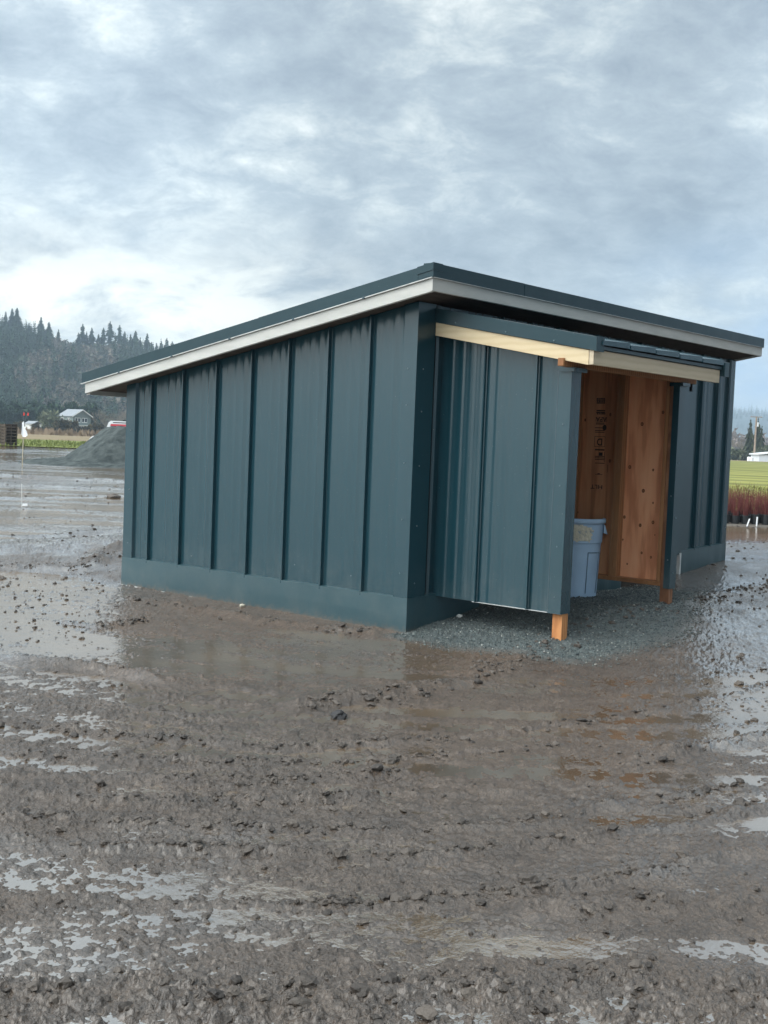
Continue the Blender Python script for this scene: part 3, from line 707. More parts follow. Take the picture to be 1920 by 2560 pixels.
# keep soil below the shed's sheets
ins = sstep(-.02, .12, GX)*(1-sstep(LC-.1, LC, GX))*sstep(.0, .12, GY)*(1-sstep(LA-.12, LA, GY))
GZ = np.minimum(GZ, np.where(ins > .5, -.0+.12*sstep(2, 4, GX), 9.))
wallz = np.exp(-(np.minimum(np.abs(GX+.03), 9)/.12)**2)*sstep(-.1, 0, GY)*(1-sstep(LA, LA+.2, GY))
GZ = GZ*(1-wallz)+wallz*np.minimum(GZ, .012+.006*vn(GY*6, GX*0, 4)+.010*(vn(GY*2.3, GX*0, 6) > .1))
fade = 1-sstep(90, 125, RD)
GZ = GZ*fade+.0*(1-fade)
def grid_faces(nr, nc):
    i = np.arange(nr-1)[:, None]*nc+np.arange(nc-1)[None]; i = i.ravel()
    return np.stack([i, i+nc, i+nc+1, i+1], 1)
go = npmesh('mud', np.stack([GX, GY, GZ], -1).reshape(-1, 3), grid_faces(NR, NC)[:, ::-1] if A1 > A0 else grid_faces(NR, NC), mud, None, True)
tag(go, kind='structure')
brown = np.clip(box(px, py, 250, 1250, 1490, 1720, 120, 40)*.75+box(px, py, 900, 1650, 1720, 1980, 160, 60)*.45+box(px, py, 1000, 1300, 1590, 1670, 60, 20)*.5+.22*sstep(0, 1, wob)*(py < 2000), 0, 1)
for nm, A in (('brown', brown), ('gravel', grav), ('wet', np.clip((Wp-.12)*1.25, 0, 1)**1.2)):
    at_ = go.data.attributes.new(nm, 'FLOAT', 'POINT'); at_.data.foreach_set('value', A.astype(np.float32).ravel())
# check normals point up
if go.data.polygons[10].normal.z < 0: go.data.flip_normals()
def fan(name, a0, a1, r0, r1, z, m, n=60, nr=2, kind='structure'):
    A = np.linspace(a0, a1, n); Rr = np.geomspace(r0, r1, nr); V = []
    for r_ in Rr:
        for a in A: V.append((CAM[0]+math.cos(a)*r_, CAM[1]+math.sin(a)*r_, z))
    o = npmesh(name, V, grid_faces(nr, n), m, None)
    if o.data.polygons[0].normal.z < 0: o.data.flip_normals()
    return tag(o, kind=kind)
fan('puddle_water', A0, A1, 2.6, 124, .0, water, 40, 30)
# coarser mud all round the camera, outside the finely modelled wedge
na, nr = 1300, 230
A_, R_ = np.meshgrid(np.linspace(A0, A0+2*math.pi, na), np.geomspace(.25, 70, nr))
sx, sy = CAM[0]+np.cos(A_)*R_, CAM[1]+np.sin(A_)*R_
sz = .010+.0070*fbm(sx*16, sy*16, 1, 4, .62)+.0070*fbm(sx*45, sy*45, 2, 2, .65)*(R_ < 12)+.006*fbm(sx*4.2, sy*4.2, 3, 3)+.03*np.clip(vn(sx*25, sy*25, 11)-.45, 0, 1)
sf = grid_faces(nr, na); ac = A_.ravel()[sf].mean(1); rc = R_.ravel()[sf].mean(1)
inw = ((ac > A0+2*math.pi-(A0-A1)) | (ac < A0-(A0-A1)) ) & (rc > 2.72)
so_ = npmesh('mud_surround', np.stack([sx, sy, sz], -1).reshape(-1, 3), sf[~inw], mud, None, True)
if so_.data.polygons[5].normal.z < 0: so_.data.flip_normals()
tag(so_, kind='structure')
farmud = noisy('far_soil', (.075, .066, .058), (.13, .115, .095), .4, .6, .4)
b = MB()
q = 7000; b.quad((-q, -q, -.12), (q, -q, -.12), (q, q, -.12), (-q, q, -.12)); tag(b.build('ground', farmud), kind='structure')

# ---- loose material on the mud
def ico(sub=0):
    import bmesh
    bm = bmesh.new(); bmesh.ops.create_icosphere(bm, subdivisions=sub+1, radius=1)
    V = np.array([v.co[:] for v in bm.verts]); Fc = np.array([[v.index for v in f.verts] for f in bm.faces]); bm.free(); return V, Fc
def height_at(x, y):
    a = math.atan2(y-CAM[1], x-CAM[0]); r = math.hypot(x-CAM[0], y-CAM[1])
    i = int(np.clip((A0-a)/(A0-A1)*(NC-1), 0, NC-1)); j = int(np.clip((dep[0]-math.atan2(1.6, r))/(dep[0]-dep[-1])*(NR-1), 0, NR-1))
    return GZ[j, i]
def scatter(name, P, Rr, m, sub=0, flat=.7, sink=.25, jag=.35, seed=0, smooth=False):
    g = np.random.default_rng(seed); V0, F0 = ico(sub); N = len(P); nv = len(V0)
    q = g.normal(size=(N, 3, 3)); q, _ = np.linalg.qr(q)
    Vd = V0[None]*(1+jag*g.uniform(-1, 1, (N, nv, 1)))*g.uniform(.6, 1.3, (N, 1, 3))
    Vd = np.einsum('nij,nvj->nvi', q, Vd); Vd[..., 2] *= flat
    Vd = Vd*Rr[:, None, None]+P[:, None, :]; Vd[..., 2] += (Rr*(flat-2*sink*flat))[:, None]
    Ff = (F0[None]+(np.arange(N)*nv)[:, None, None]).reshape(-1, 3)
    return npmesh(name, Vd.reshape(-1, 3), Ff, m, None, smooth)
gm = mat('gravel_stone', (.1, .12, .12), .6, .4); t = NT(gm)
gi = t.add('ShaderNodeNewGeometry')
t.l(t.ramp(gi.outputs['Random Per Island'], [(0, (.028, .040, .042)), (.5, (.068, .086, .087)), (.86, (.12, .145, .14)), (.97, (.20, .21, .19)), (1, (.5, .5, .46))]), t.b.inputs['Base Color'])
P = []
gg = np.random.default_rng(3); k = 0
while len(P) < 22000:
    x, y = gg.uniform(-.6, 4.2), gg.uniform(-2.1, .0)
    a = math.atan2(y-CAM[1], x-CAM[0]); r_ = math.hypot(x-CAM[0], y-CAM[1])
    i = int((A0-a)/(A0-A1)*(NC-1)); j = int((dep[0]-math.atan2(1.6, r_))/(dep[0]-dep[-1])*(NR-1))
    if gg.random() < grav[j, i]**.7*1.0+.006: P.append((x, y, GZ[j, i]))
P = np.array(P); Rr = gg.gamma(6, .00062, len(P))+.0015
tag(scatter('gravel', P, Rr, gm, 0, .75, .2, .25, 4), 'blue-grey crushed gravel spread under the entry canopy', 'gravel', kind='stuff')
cm = mat('clod_mud', (.07, .06, .052), .5, .4); t = NT(cm)
gi = t.add('ShaderNodeNewGeometry'); t.l(t.ramp(gi.outputs['Random Per Island'], [(0, (.030, .024, .020)), (1, (.095, .078, .064))]), t.b.inputs['Base Color'])
t.bump(t.noise(t.coord(), 60, 4, .7), .8, .01)
P = []; Rr = []
for pts, w_, h_ in RL:
    Q = [onz(a, b_)[:2] for a, b_ in pts]
    for a, b_ in zip(Q[:-1], Q[1:]):
        L = np.linalg.norm(b_-a)
        for k in range(int(L*(70 if w_ < .15 else 14))):
            c_ = a+(b_-a)*gg.random()+gg.normal(size=2)*w_*.9
            if gg.random() < .5+.8*float(vn(np.array(c_[0]*1.3), np.array(c_[1]*1.3), 44)):
                P.append((c_[0], c_[1], height_at(*c_))); Rr.append(min(.03, gg.gamma(2.2, .0042)+.003)*(1 if w_ < .15 else 1.6))
for k in range(1000):
    ppx, ppy = gg.uniform(-300, 2200), 1120+1440*gg.random()**.8
    c_ = onz(ppx, ppy)[:2]
    if -.1 < c_[0] < LC and -.9 < c_[1] < LA: continue
    if -.4 < c_[0] < 3 and -1.9 < c_[1] < 0: continue
    P.append((c_[0], c_[1], height_at(*c_))); Rr.append(min(.022, gg.gamma(2., .0024)+.002)*(1+max(0, np.linalg.norm(c_-CAM[:2])-8)*.06))
for k in range(1500):
    ppx, ppy = (gg.uniform(-250, 330), gg.uniform(1180, 1640)) if k < 900 else (gg.uniform(1760, 2150), gg.uniform(1320, 1880))
    c_ = onz(ppx, ppy)[:2]; dd_ = np.linalg.norm(c_-CAM[:2])
    if gg.random() > .35+.9*float(vn(np.array(c_[0]*1.1), np.array(c_[1]*1.1), 47)): continue
    P.append((c_[0], c_[1], max(0, height_at(*c_)))); Rr.append(gg.gamma(1.6, .0036)+.0025+dd_*.0003)
tag(scatter('mud_clods', np.array(P), np.array(Rr), cm, 1, .62, .35, .28, 5), 'loose dark mud clods lying along the ruts', 'mud clods', kind='stuff')
def clod(px_, py_, r_, label, m=cm, seed=1, flat=.7):
    c_ = onz(px_, py_)[:2]; V0, F0 = ico(2); g = np.random.default_rng(seed)
    V = V0*(1+.25*fbm(V0[:, 0]*1.7+seed, V0[:, 1]*1.7+V0[:, 2], seed, 3))[:, None]*r_; V[:, 2] *= flat
    o = npmesh('clod', V, F0, m, None, False); o.location = (c_[0], c_[1], height_at(*c_)+r_*.25)
    return tag(o, label, 'clod of earth')
clod(845, 1795, .048, 'black fist-sized clod lying alone on the wet mud in front of the shed', mat('dark_clod', (.012, .011, .012), .6), 3)
clod(283, 1245, .17, 'long low brown lump of earth among the puddles just left of the shed', cm, 5, .35)
o = clod(1148, 1569, .026, 'white pebble on the gravel beside the near screen wall', mat('white_stone', (.7, .7, .66), .6), 8); o.name = 'pebble'; o['category'] = 'pebble'
o = clod(606, 1520, .028, 'pale stone half buried in mud at the foot of the long shed wall', mat('pale_stone', (.4, .37, .30), .7), 9); o.name = 'stone'; o['category'] = 'stone'
o = clod(1218, 2120, .03, 'tan stone in the wet mud', cm, 12) if False else None

# ================================================================== FIELDS
def azof(px_): d = ray(px_, 1100); return math.atan2(d[1], d[0])
def fieldmat(name, cols, sc=(1, 1, 1), scale=.2, rows=0.):
    m = mat(name, cols[0], .9, .1); t = NT(m); v = t.coord(sc)
    f = t.noise(v, scale, 6, .65); n = len(cols)
    c = t.ramp(f, [(.3+.4*i/(n-1), q) for i, q in enumerate(cols)])
    if rows:
        rot = t.add('ShaderNodeMapping'); rot.inputs['Rotation'].default_value = (0, 0, -YAW+.12); cc = t.add('ShaderNodeTexCoord'); t.l(cc.outputs['Object'], rot.inputs['Vector'])
        w = t.add('ShaderNodeTexWave', bands_direction='X', i_Scale=rows, i_Distortion=1.5, i_Detail=3.); t.l(rot.outputs[0], w.inputs[0])
        c = t.mix(t.ramp(w.outputs['Fac'], [(.10, (.55,)*3), (.45, (0,)*3)]), c, (.07, .075, .03))
    t.l(c, t.b.inputs['Base Color']); return m
green = fieldmat('young_grass', [(.10, .125, .035), (.155, .18, .05), (.22, .235, .08)], (1, 1, 1), .35)
dry = fieldmat('dry_grass', [(.13, .10, .06), (.23, .18, .115), (.19, .17, .08)], (1, 1, 1), .12)
crop = fieldmat('crop_rows', [(.13, .135, .04), (.21, .215, .06), (.29, .28, .09)], (1, 1, 1), .10, .035)
fan('grass_verge', azof(-900), azof(980), 97, 150, .05, green, 40, 3)
fan('dry_field', azof(-900), azof(980), 150, 700, .07, dry, 40, 4)
fan('crop_field', azof(1020), azof(3200), 31, 290, .055, crop, 40, 6)
fan('far_field', azof(1020), azof(3200), 290, 900, .03, dry, 40, 3)
# grass blades along the verge as tufts
def tris_obj(name, T, mats, parent=None, mi=None):
    T = np.asarray(T).reshape(-1, 3); return npmesh(name, T, np.arange(len(T)).reshape(-1, 3), mats, parent, False, mi)
def tufts(a0, a1, r0, r1, n, h, w, seed):
    g = np.random.default_rng(seed); a = g.uniform(min(a0, a1), max(a0, a1), n); r_ = g.uniform(r0, r1, n)
    x, y = CAM[0]+np.cos(a)*r_, CAM[1]+np.sin(a)*r_; hh = h*(.25+1.1*g.random(n)**2.2); ww = w*g.uniform(.5, 1.3, n)
    la = g.normal(0, .35, (n, 2))*hh[:, None]
    T = np.zeros((n, 3, 3)); T[:, 0] = np.stack([x-Rt[0]*ww, y-Rt[1]*ww, np.zeros(n)], 1); T[:, 1] = np.stack([x+Rt[0]*ww, y+Rt[1]*ww, np.zeros(n)], 1)
    T[:, 2] = np.stack([x+la[:, 0], y+la[:, 1], hh], 1); return T
gr = noisy('grass_blade', (.10, .13, .035), (.19, .21, .07), .6, .8, .2)
dg = noisy('dry_blade', (.26, .19, .11), (.40, .32, .20), .3, .9, .1)
tag(tris_obj('grass', tufts(azof(-300), azof(700), 97, 135, 5000, .30, .10, 1), gr), 'bright green grass strip along the far edge of the muddy yard', 'grass', kind='stuff')
tag(tris_obj('dry_weeds', tufts(azof(-300), azof(700), 240, 335, 2600, 1.3, .45, 2), noisy('weeds', (.11, .08, .055), (.24, .18, .12), .15, .9, .1)), 'brown dead weeds and brambles around the hedge bushes', 'weeds', kind='stuff')
tag(tris_obj('crop_grass', tufts(azof(1700), azof(2300), 34, 60, 7000, .14, .05, 3), noisy('crop_blade', (.15, .17, .045), (.29, .30, .10), .5, .8, .2)), 'yellow-green crop growing behind the potted red shrubs', 'crop', kind='stuff')

# ================================================================== VEGETATION MESHES
def tri_cloud(P, s, seed, up=0., el=1.):
    g = np.random.default_rng(seed); n = len(P); A = g.normal(size=(n, 3, 3))*s[:, None, None]*np.array([1, 1, el])[None, None]
    return P[:, None, :]+A
def conifer_T(h, r, n, seed, bare=.12, p=1.0, droop=.25, ragged=.35, layers=None):
    g = np.random.default_rng(seed); L = layers or int(h*1.3)+5
    zl = h*(bare+(1-bare)*np.linspace(0, .97, L)); T = []
    per = max(3, n//L)
    for i, z in enumerate(zl):
        u = (z/h-bare)/(1-bare); R0 = r*((1-u)**p)*g.uniform(1-ragged, 1+ragged*.5)+r*.05
        k = max(3, int(per*(.4+1.2*(1-u))))
        for a in g.uniform(0, 6.283, k):
            R1 = R0*g.uniform(.55, 1.1); d = np.array([math.cos(a), math.sin(a), 0]); s_ = np.array([-d[1], d[0], 0])
            z0 = z+g.uniform(-.3, .3)*h/L; wid = R1*g.uniform(.16, .34)+.02*r
            tip = d*R1+np.array([0, 0, z0-droop*R1]); m1 = d*R1*.5+np.array([0, 0, z0+.02*h])
            root = np.array([0, 0, z0+h/L*.5])
            T.append([root, m1+s_*wid, tip]); T.append([root, tip, m1-s_*wid+np.array([0, 0, -.3*wid])])
    return np.array(T)
def bare_T(h, r, n, seed, z0=.12, thick=.012, round_=True):
    g = np.random.default_rng(seed); T = []
    def br(p, d, L, w, lev):
        e_ = p+d*L; s_ = np.cross(d, g.normal(size=3)); s_ /= np.linalg.norm(s_)+1e-9
        T.append([p-s_*w, p+s_*w, e_+s_*w*.4]); T.append([p-s_*w, e_+s_*w*.4, e_-s_*w*.4])
        if lev == 0 or len(T) > n: return
        for _ in range(4 if lev > 1 else 3):
            q = d+g.normal(size=3)*.52; q[2] += .12; q /= np.linalg.norm(q)
            f = g.uniform(.4, 1.); br(p+d*L*f, q, L*g.uniform(.55, .8), w*.62, lev-1)
    for _ in range(5):
        d = np.array([g.normal()*.45*r/h*2, g.normal()*.45*r/h*2, 1.]); d /= np.linalg.norm(d); br(np.array([0, 0, h*z0]), d, h*.34, h*thick, 4)
    return np.array(T)
def blob_T(h, r, n, seed, z0=.0, leaf=.1, p=.6, col=None):
    g = np.random.default_rng(seed); d = g.normal(size=(n, 3)); d /= np.linalg.norm(d, axis=1)[:, None]
    u = g.uniform(.35, 1., n)**.6; P = d*u[:, None]*np.array([r, r, h*(1-z0)/2])
    lumps = 1+.22*fbm(d[:, 0]*2.6+seed, d[:, 1]*2.6+d[:, 2]*2, seed, 3); P *= lumps[:, None]
    P[:, 2] += h*z0+h*(1-z0)/2
    return tri_cloud(P, np.full(n, leaf*r)*g.uniform(.6, 1.4, n), seed+1)
def leafmat(name, c0, c1, sc=1.):
    m = mat(name, c0, .85, .15); t = NT(m); gi = t.add('ShaderNodeNewGeometry')
    f = t.math('ADD', t.math('MULTIPLY', gi.outputs['Random Per Island'], .6), t.math('MULTIPLY', t.noise(t.coord(), sc, 3), .55))
    t.l(t.ramp(f, [(.2, c0), (.85, c1)]), t.b.inputs['Base Color']); return m
LM = dict(fir=leafmat('fir_needles', (.012, .030, .018), (.045, .078, .045), .3), pine_=leafmat('evergreen_needles', (.006, .020, .012), (.032, .06, .03), .3),
          thuja=leafmat('hedge_foliage', (.022, .024, .012), (.12, .10, .05), 1.), bare=leafmat('bare_twigs', (.11, .095, .070), (.24, .21, .165), .3),
          olive=leafmat('olive_bush', (.05, .065, .035), (.15, .165, .10), .3), shrub=leafmat('dark_shrub', (.02, .03, .015), (.07, .08, .04), .4))
BK = noisy('bark', (.05, .04, .03), (.12, .10, .08), 3, .9, .1)
def trunk_me(h, r, n=7):
    b = MB(); b.tube((0, 0, -.3), (0, 0, h*.5), r, r*.7, n); b.tube((0, 0, h*.5), (0, 0, h*.97), r*.7, r*.12, n)
    o = b.build('trunk', BK); me = o.data; bpy.data.objects.remove(o); return me
def me_of(T, m, nm='crown'):
    o = tris_obj(nm, T, m); me = o.data; bpy.data.objects.remove(o); return me
FIR = [(me_of(conifer_T(16, 4.2+.4*k, 700, 50+k, .08+.02*k, .85, .35, .45), LM['fir']), trunk_me(16, .22)) for k in range(3)]
TALL = [(me_of(conifer_T(18, 3.2, 380, 60+k, .42+.05*k, .45, .2, .6, 12), LM['fir']), trunk_me(18, .26)) for k in range(2)]
EVG = [(me_of(np.concatenate([blob_T(10, 3.6, 900, 70+k, .05, .16), conifer_T(10.8, 2.6, 200, 77+k, .3)]), LM['pine_']), trunk_me(9, .2)) for k in range(3)]
BARE = [(me_of(bare_T(9.5, 4., 1500, 80+k), LM['bare']), trunk_me(4, .18)) for k in range(3)]
THU = [(me_of(blob_T(4.2, .72, 520, 90+k, .02, .42), LM['thuja']), trunk_me(3.6, .06)) for k in range(3)]
def tree(kind, V, loc, sc, rz, label, cat, group, scz=None):
    e_ = empty(kind, loc, rz, label, cat, group); e_.scale = (sc, sc, scz or sc)
    child(e_, 'crown', V[0]); child(e_, 'trunk', V[1]); return e_
def zat(py_, px_, dist):                      # world height of a photo pixel at a horizontal distance
    d = ray(px_, py_); return 1.6+d[2]/math.hypot(d[0], d[1])*dist
# ---- hills with forest
HX = [-900, -300, -80, 0, 100, 150, 200, 290, 340, 420, 520, 700, 980, 1300]; HY = [800, 815, 838, 846, 866, 880, 888, 892, 900, 912, 924, 955, 1015, 1080]
HD = 950.
hz = [zat(y, x, HD) for x, y in zip(HX, HY)]; ha = [azof(x) for x in HX]
def hillz(a, r_):
    H = np.interp(-a, [-q for q in ha], hz); f = sstep(540, HD, r_)**.85
    return np.maximum(0, H-0)*f+3.5*f*fbm(np.cos(a)*r_*.01, np.sin(a)*r_*.01, 5, 3)*(1-sstep(850, 940, r_))
na, nr = 160, 40
A_, R_ = np.meshgrid(np.linspace(azof(-900), azof(1300), na), np.concatenate([np.linspace(520, 960, 30), np.linspace(1000, 1500, 10)]))
Hn = npmesh('hills', np.stack([CAM[0]+np.cos(A_)*R_, CAM[1]+np.sin(A_)*R_, hillz(A_, R_)-.5*(1-sstep(520, 560, R_))], -1).reshape(-1, 3), grid_faces(nr, na), noisy('hill_soil', (.03, .04, .025), (.09, .085, .06), .03, .95, .1), None, True)
if Hn.data.polygons[5].normal.z < 0: Hn.data.flip_normals()
tag(Hn, kind='structure')
g = np.random.default_rng(11)
baseT = [conifer_T(13+k, 3.9, 150, 200+k, .05, .75, .3, .4, 11) for k in range(5)]; baseB = [blob_T(9, 4.2, 110, 220+k, .1, .17) for k in range(4)]
TA, TB, TC = [], [], []
for k in range(2600):
    pxx = g.uniform(-500, 620); r_ = 560+400*g.random()**.9; a = azof(pxx); z = float(hillz(np.array(a), np.array(r_)))
    x, y = CAM[0]+math.cos(a)*r_, CAM[1]+math.sin(a)*r_; s_ = g.uniform(.42, 1.05)
    cl = float(fbm(np.array(pxx*.012), np.array(r_*.012), 90, 3)); pr = .30+1.1*cl+.55*sstep(680, 880, r_)
    con = g.random() < pr
    Tm = (baseT[g.integers(5)] if con else baseB[g.integers(4)])*s_
    ca, sa = math.cos(k), math.sin(k); Rm = np.array([[ca, -sa, 0], [sa, ca, 0], [0, 0, 1]])
    (TA if con else (TB if g.random() < .6 else TC)).append(Tm@Rm.T+np.array([x, y, z-.5]))
tag(tris_obj('hillside_forest', np.concatenate(TA+TB+TC), [LM['fir'], leafmat('winter_wood', (.06, .055, .042), (.20, .175, .135), .02), leafmat('winter_alder', (.03, .042, .03), (.085, .105, .07), .02)],
    mi=np.concatenate([np.full(sum(len(q) for q in L), i) for i, L in enumerate((TA, TB, TC))])), 'dense dark conifer and bare winter forest covering the whole hillside', 'forest', kind='stuff')
ridge_t = [(-150, 750, 0), (-100, 765, 0), (-50, 780, 0), (8, 782, 0), (24, 774, 0), (36, 773, 0), (66, 810, 1), (96, 795, 0), (116, 808, 0), (140, 826, 0), (190, 834, 1), (200, 815, 2), (210, 832, 0), (223, 822, 0), (240, 838, 0), (252, 824, 2), (268, 809, 2), (292, 818, 2), (305, 834, 2), (320, 838, 0), (332, 830, 0), (344, 846, 0), (361, 836, 0), (372, 858, 0), (385, 860, 0), (397, 856, 0), (410, 850, 2), (424, 858, 2)]
words = ['first', 'second', 'third', 'fourth', 'fifth', 'sixth', 'seventh', 'eighth', 'ninth', 'tenth', 'eleventh', 'twelfth', 'thirteenth', 'fourteenth', 'fifteenth', 'sixteenth', 'seventeenth', 'eighteenth', 'nineteenth', 'twentieth', 'twenty-first', 'twenty-second', 'twenty-third', 'twenty-fourth', 'twenty-fifth', 'twenty-sixth', 'twenty-seventh', 'twenty-eighth', 'twenty-ninth', 'thirtieth']
idx = 0
for i, (x, y, k) in enumerate(ridge_t):
    if x < 0: continue
    a = azof(x); zb = float(hillz(np.array(a), np.array(HD))); top = zat(y, x, HD); h = max(7, top-zb+1)
    V = TALL[i % 2] if k == 2 else FIR[i % 3]; p_ = far(x, HD, zb-1)
    kd = {0: 'dark pointed fir', 1: 'pale thin fir', 2: 'tall bare-stemmed pine'}[k]
    tree('conifer_tree', V, p_, (h+1)/(18 if k == 2 else 16), i*1.3, '%s on the left ridge, %s from the left edge of the skyline' % (kd, words[idx]), 'tree', 'conifers standing up along the ridge'); idx += 1
# ---- evergreen row and bare trees behind the fields
for i in range(18):
    x = -40+i*15.5; y = 1008+8*math.sin(i*2.1)+(3 if i > 10 else 0); dd = 430+10*math.sin(i*1.7); z = zat(y, x, dd)
    tree('evergreen_tree', EVG[i % 3], far(x, dd), z/10.6, i*.9, 'dark green bushy evergreen in the row below the hill, %s from the left' % words[i], 'tree', 'evergreens in the row behind the house')
for i in range(9):
    x = 232+i*14; y = 1016+7*math.sin(i*1.9); dd = 425+12*math.sin(i*2.7); z = zat(y, x, dd)
    tree('bare_tree', BARE[i % 3], far(x, dd), z/9.5, i*1.1, 'brown leafless tree right of the grey house, %s one' % words[i], 'tree', 'bare trees between the house and the shed')
olv = (me_of(blob_T(8, 4.2, 900, 333, .1, .09), LM['olive']), trunk_me(5, .2))
tree('bushy_tree', olv, far(122, 385), zat(1022, 122, 385)/8.2, 0, 'broad grey-green bushy tree left of the grey house', 'tree', None)
tx = [(40, 372), (52, 360), (84, 385), (92, 380), (100, 432), (111, 445), (121, 425), (127, 440), (140, 340), (153, 330), (164, 345), (175, 345), (181, 392), (188, 352), (197, 430), (209, 432), (217, 428), (226, 395), (236, 378), (244, 400), (252, 392)]
for i, (x, ty) in enumerate(tx):
    y = 980+ty/4.88; dd = 340; z = zat(y, x, dd)
    e_ = tree('hedge_bush', THU[i % 3], far(x, dd), max(.75, z/4.2*.85)*1.1, i*1.1, 'narrow olive-brown columnar bush in the hedge before the house, %s from the left' % words[i], 'bush', 'columnar hedge bushes', z/4.2)
# ---- house
wallm = noisy('grey_siding', (.17, .21, .20), (.20, .24, .23), 1, .7, .2, (1, 1, 9)); trimw = mat('house_trim', (.75, .76, .74), .6); roofm = noisy('shingles', (.20, .22, .24), (.28, .30, .32), 2, .8); glass = mat('window_glass', (.02, .025, .03), .08, .6)
hd = 400.; hp = far(186, hd); hrz = math.atan2(Rt[1], Rt[0])-.75
def house_build():
    e_ = empty('house', hp, hrz, 'small grey two-storey house with white window trim and a grey gable roof', 'house')
    # local x runs along the eave side, -y faces the camera; gable end at +x
    Lx, Ly, H, RH = 8.2, 6.6, 5.6, 1.9
    b = MB(); b.box(-Lx/2, -Ly/2, 0, Lx/2, Ly/2, H)
    for s_ in (-1, 1): b.poly([(s_*Lx/2, -Ly/2, H), (s_*Lx/2, Ly/2, H), (s_*Lx/2, 0, H+RH)][::s_])
    b.build('wall', wallm, e_)
    rf = MB()
    for s_ in (-1, 1):
        P0, P1, P2, P3 = (-Lx/2-.5, s_*(Ly/2+.5), H-.29), (Lx/2+.5, s_*(Ly/2+.5), H-.29), (Lx/2+.5, 0, H+RH+.05), (-Lx/2-.5, 0, H+RH+.05)
        q = [P0, P1, P2, P3] if s_ < 0 else [P1, P0, P3, P2]
        rf.hexa(q, [(p[0], p[1], p[2]+.18) for p in q])
    rf.build('roof', roofm, e_)
    rt = MB()
    for s_ in (-1, 1):
        x = Lx/2+.52
        rt.hexa([(x, s_*(Ly/2+.5), H-.42), (x+.06, s_*(Ly/2+.5), H-.42), (x+.06, 0, H+RH-.1), (x, 0, H+RH-.1)], [(x, s_*(Ly/2+.5), H-.1), (x+.06, s_*(Ly/2+.5), H-.1), (x+.06, 0, H+RH+.22), (x, 0, H+RH+.22)])
    rt.build('rake_board', trimw, e_)
    def win(fx, fy, fz, w, h, ax):
        b = MB(); t_ = .16
        if ax == 'x':
            b.box(Lx/2, fy-w/2, fz, Lx/2+.06, fy+w/2, fz+h); o = b.build('window_frame', trimw, e_)
            for s_ in (-1, 1):
                g_ = MB(); g_.box(Lx/2+.062, fy+s_*w/4-w/4+t_*.6, fz+t_, Lx/2+.07, fy+s_*w/4+w/4-t_*.6, fz+h-t_); g_.build('pane', glass, o)
        else:
            b.box(fx-w/2, -Ly/2-.06, fz, fx+w/2, -Ly/2, fz+h); o = b.build('window_frame', trimw, e_)
            for s_ in (-1, 1):
                g_ = MB(); g_.box(fx+s_*w/4-w/4+t_*.6, -Ly/2-.07, fz+t_, fx+s_*w/4+w/4-t_*.6, -Ly/2-.062, fz+h-t_); g_.build('pane', glass, o)
    win(0, -1.55, 3.5, 2.0, 1.5, 'x'); win(0, .95, 3.5, 2.0, 1.5, 'x'); win(0, -.2, .5, 2.2, 1.9, 'x')
    win(-2.2, 0, 3.4, 1.6, 1.5, 'y'); win(1.6, 0, 3.4, 1.6, 1.5, 'y'); win(-1, 0, .7, 2.0, 1.6, 'y')
    b = MB(); b.box(Lx/2+.0, -Ly/2, 2.5, Lx/2+1.6, Ly/2-1, 2.66)
    for yy in (-Ly/2+.1, -.5, Ly/2-1.1): b.box(Lx/2+1.45, yy, 0, Lx/2+1.6, yy+.15, 2.49)
    b.build('porch', trimw, e_)
house_build()
# small outbuilding left of the bushy tree
e_ = empty('outbuilding', far(82, 360), hrz+.2, 'tiny pale outbuilding half hidden by the hedge, left of the house', 'shed')
b = MB(); b.box(-1.8, -1.5, 0, 1.8, 1.5, 2.4); b.build('wall', trimw, e_); b = MB(); b.hexa([(-2, -1.8, 2.3), (2, -1.8, 2.3), (2, 0, 3.1), (-2, 0, 3.1)], [(-2, -1.8, 2.42), (2, -1.8, 2.42), (2, 0, 3.22), (-2, 0, 3.22)]); b.hexa([(-2, 0, 3.1), (2, 0, 3.1), (2, 1.8, 2.3), (-2, 1.8, 2.3)], [(-2, 0, 3.22), (2, 0, 3.22), (2, 1.8, 2.42), (-2, 1.8, 2.42)]); b.build('roof', roofm, e_)

# ---- gravel pile
pc = far(395, 57.); na, nr = 360, 150
A_, R_ = np.meshgrid(np.linspace(0, 2*math.pi, na, endpoint=False), np.linspace(0, 1, nr)**.8*7.2)
lx, ly = np.cos(A_)*R_, np.sin(A_)*R_*.9
rn = R_*(1+.10*fbm(np.cos(A_)*1.5+4, np.sin(A_)*1.5, 7, 3))
pz = 1.80-np.maximum(0, rn-2.3)*.72; pz = np.minimum(pz, 1.78-.04*rn)
pz = np.maximum(pz, .16*(1-sstep(4.6, 7.0, rn))) + .05*fbm(lx*1.2, ly*1.2, 8, 4)*(1-sstep(6, 7, rn))+.05*fbm(lx*4, ly*4, 8, 4)*(1-sstep(6, 7, rn))+.02-.12*sstep(6.3, 7.2, rn)
i = (np.arange(nr-1)[:, None]*na+np.arange(na)[None]); j = (np.arange(nr-1)[:, None]*na+(np.arange(na)[None]+1) % na)
Fp = np.stack([i, i+na, j+na, j], -1).reshape(-1, 4)
pm = noisy('pile_gravel', (.026, .035, .036), (.078, .092, .090), 2.2, .85, .2, bump=1., bd=.15, detail=12)
po = npmesh('gravel_pile', np.stack([lx, ly, pz], -1).reshape(-1, 3), Fp, pm, None, True); po.location = tuple(pc)
if po.data.polygons[len(Fp)//2].normal.z < 0: po.data.flip_normals()
tag(po, 'big heap of dark grey-green gravel beyond the left end of the shed', 'gravel pile')
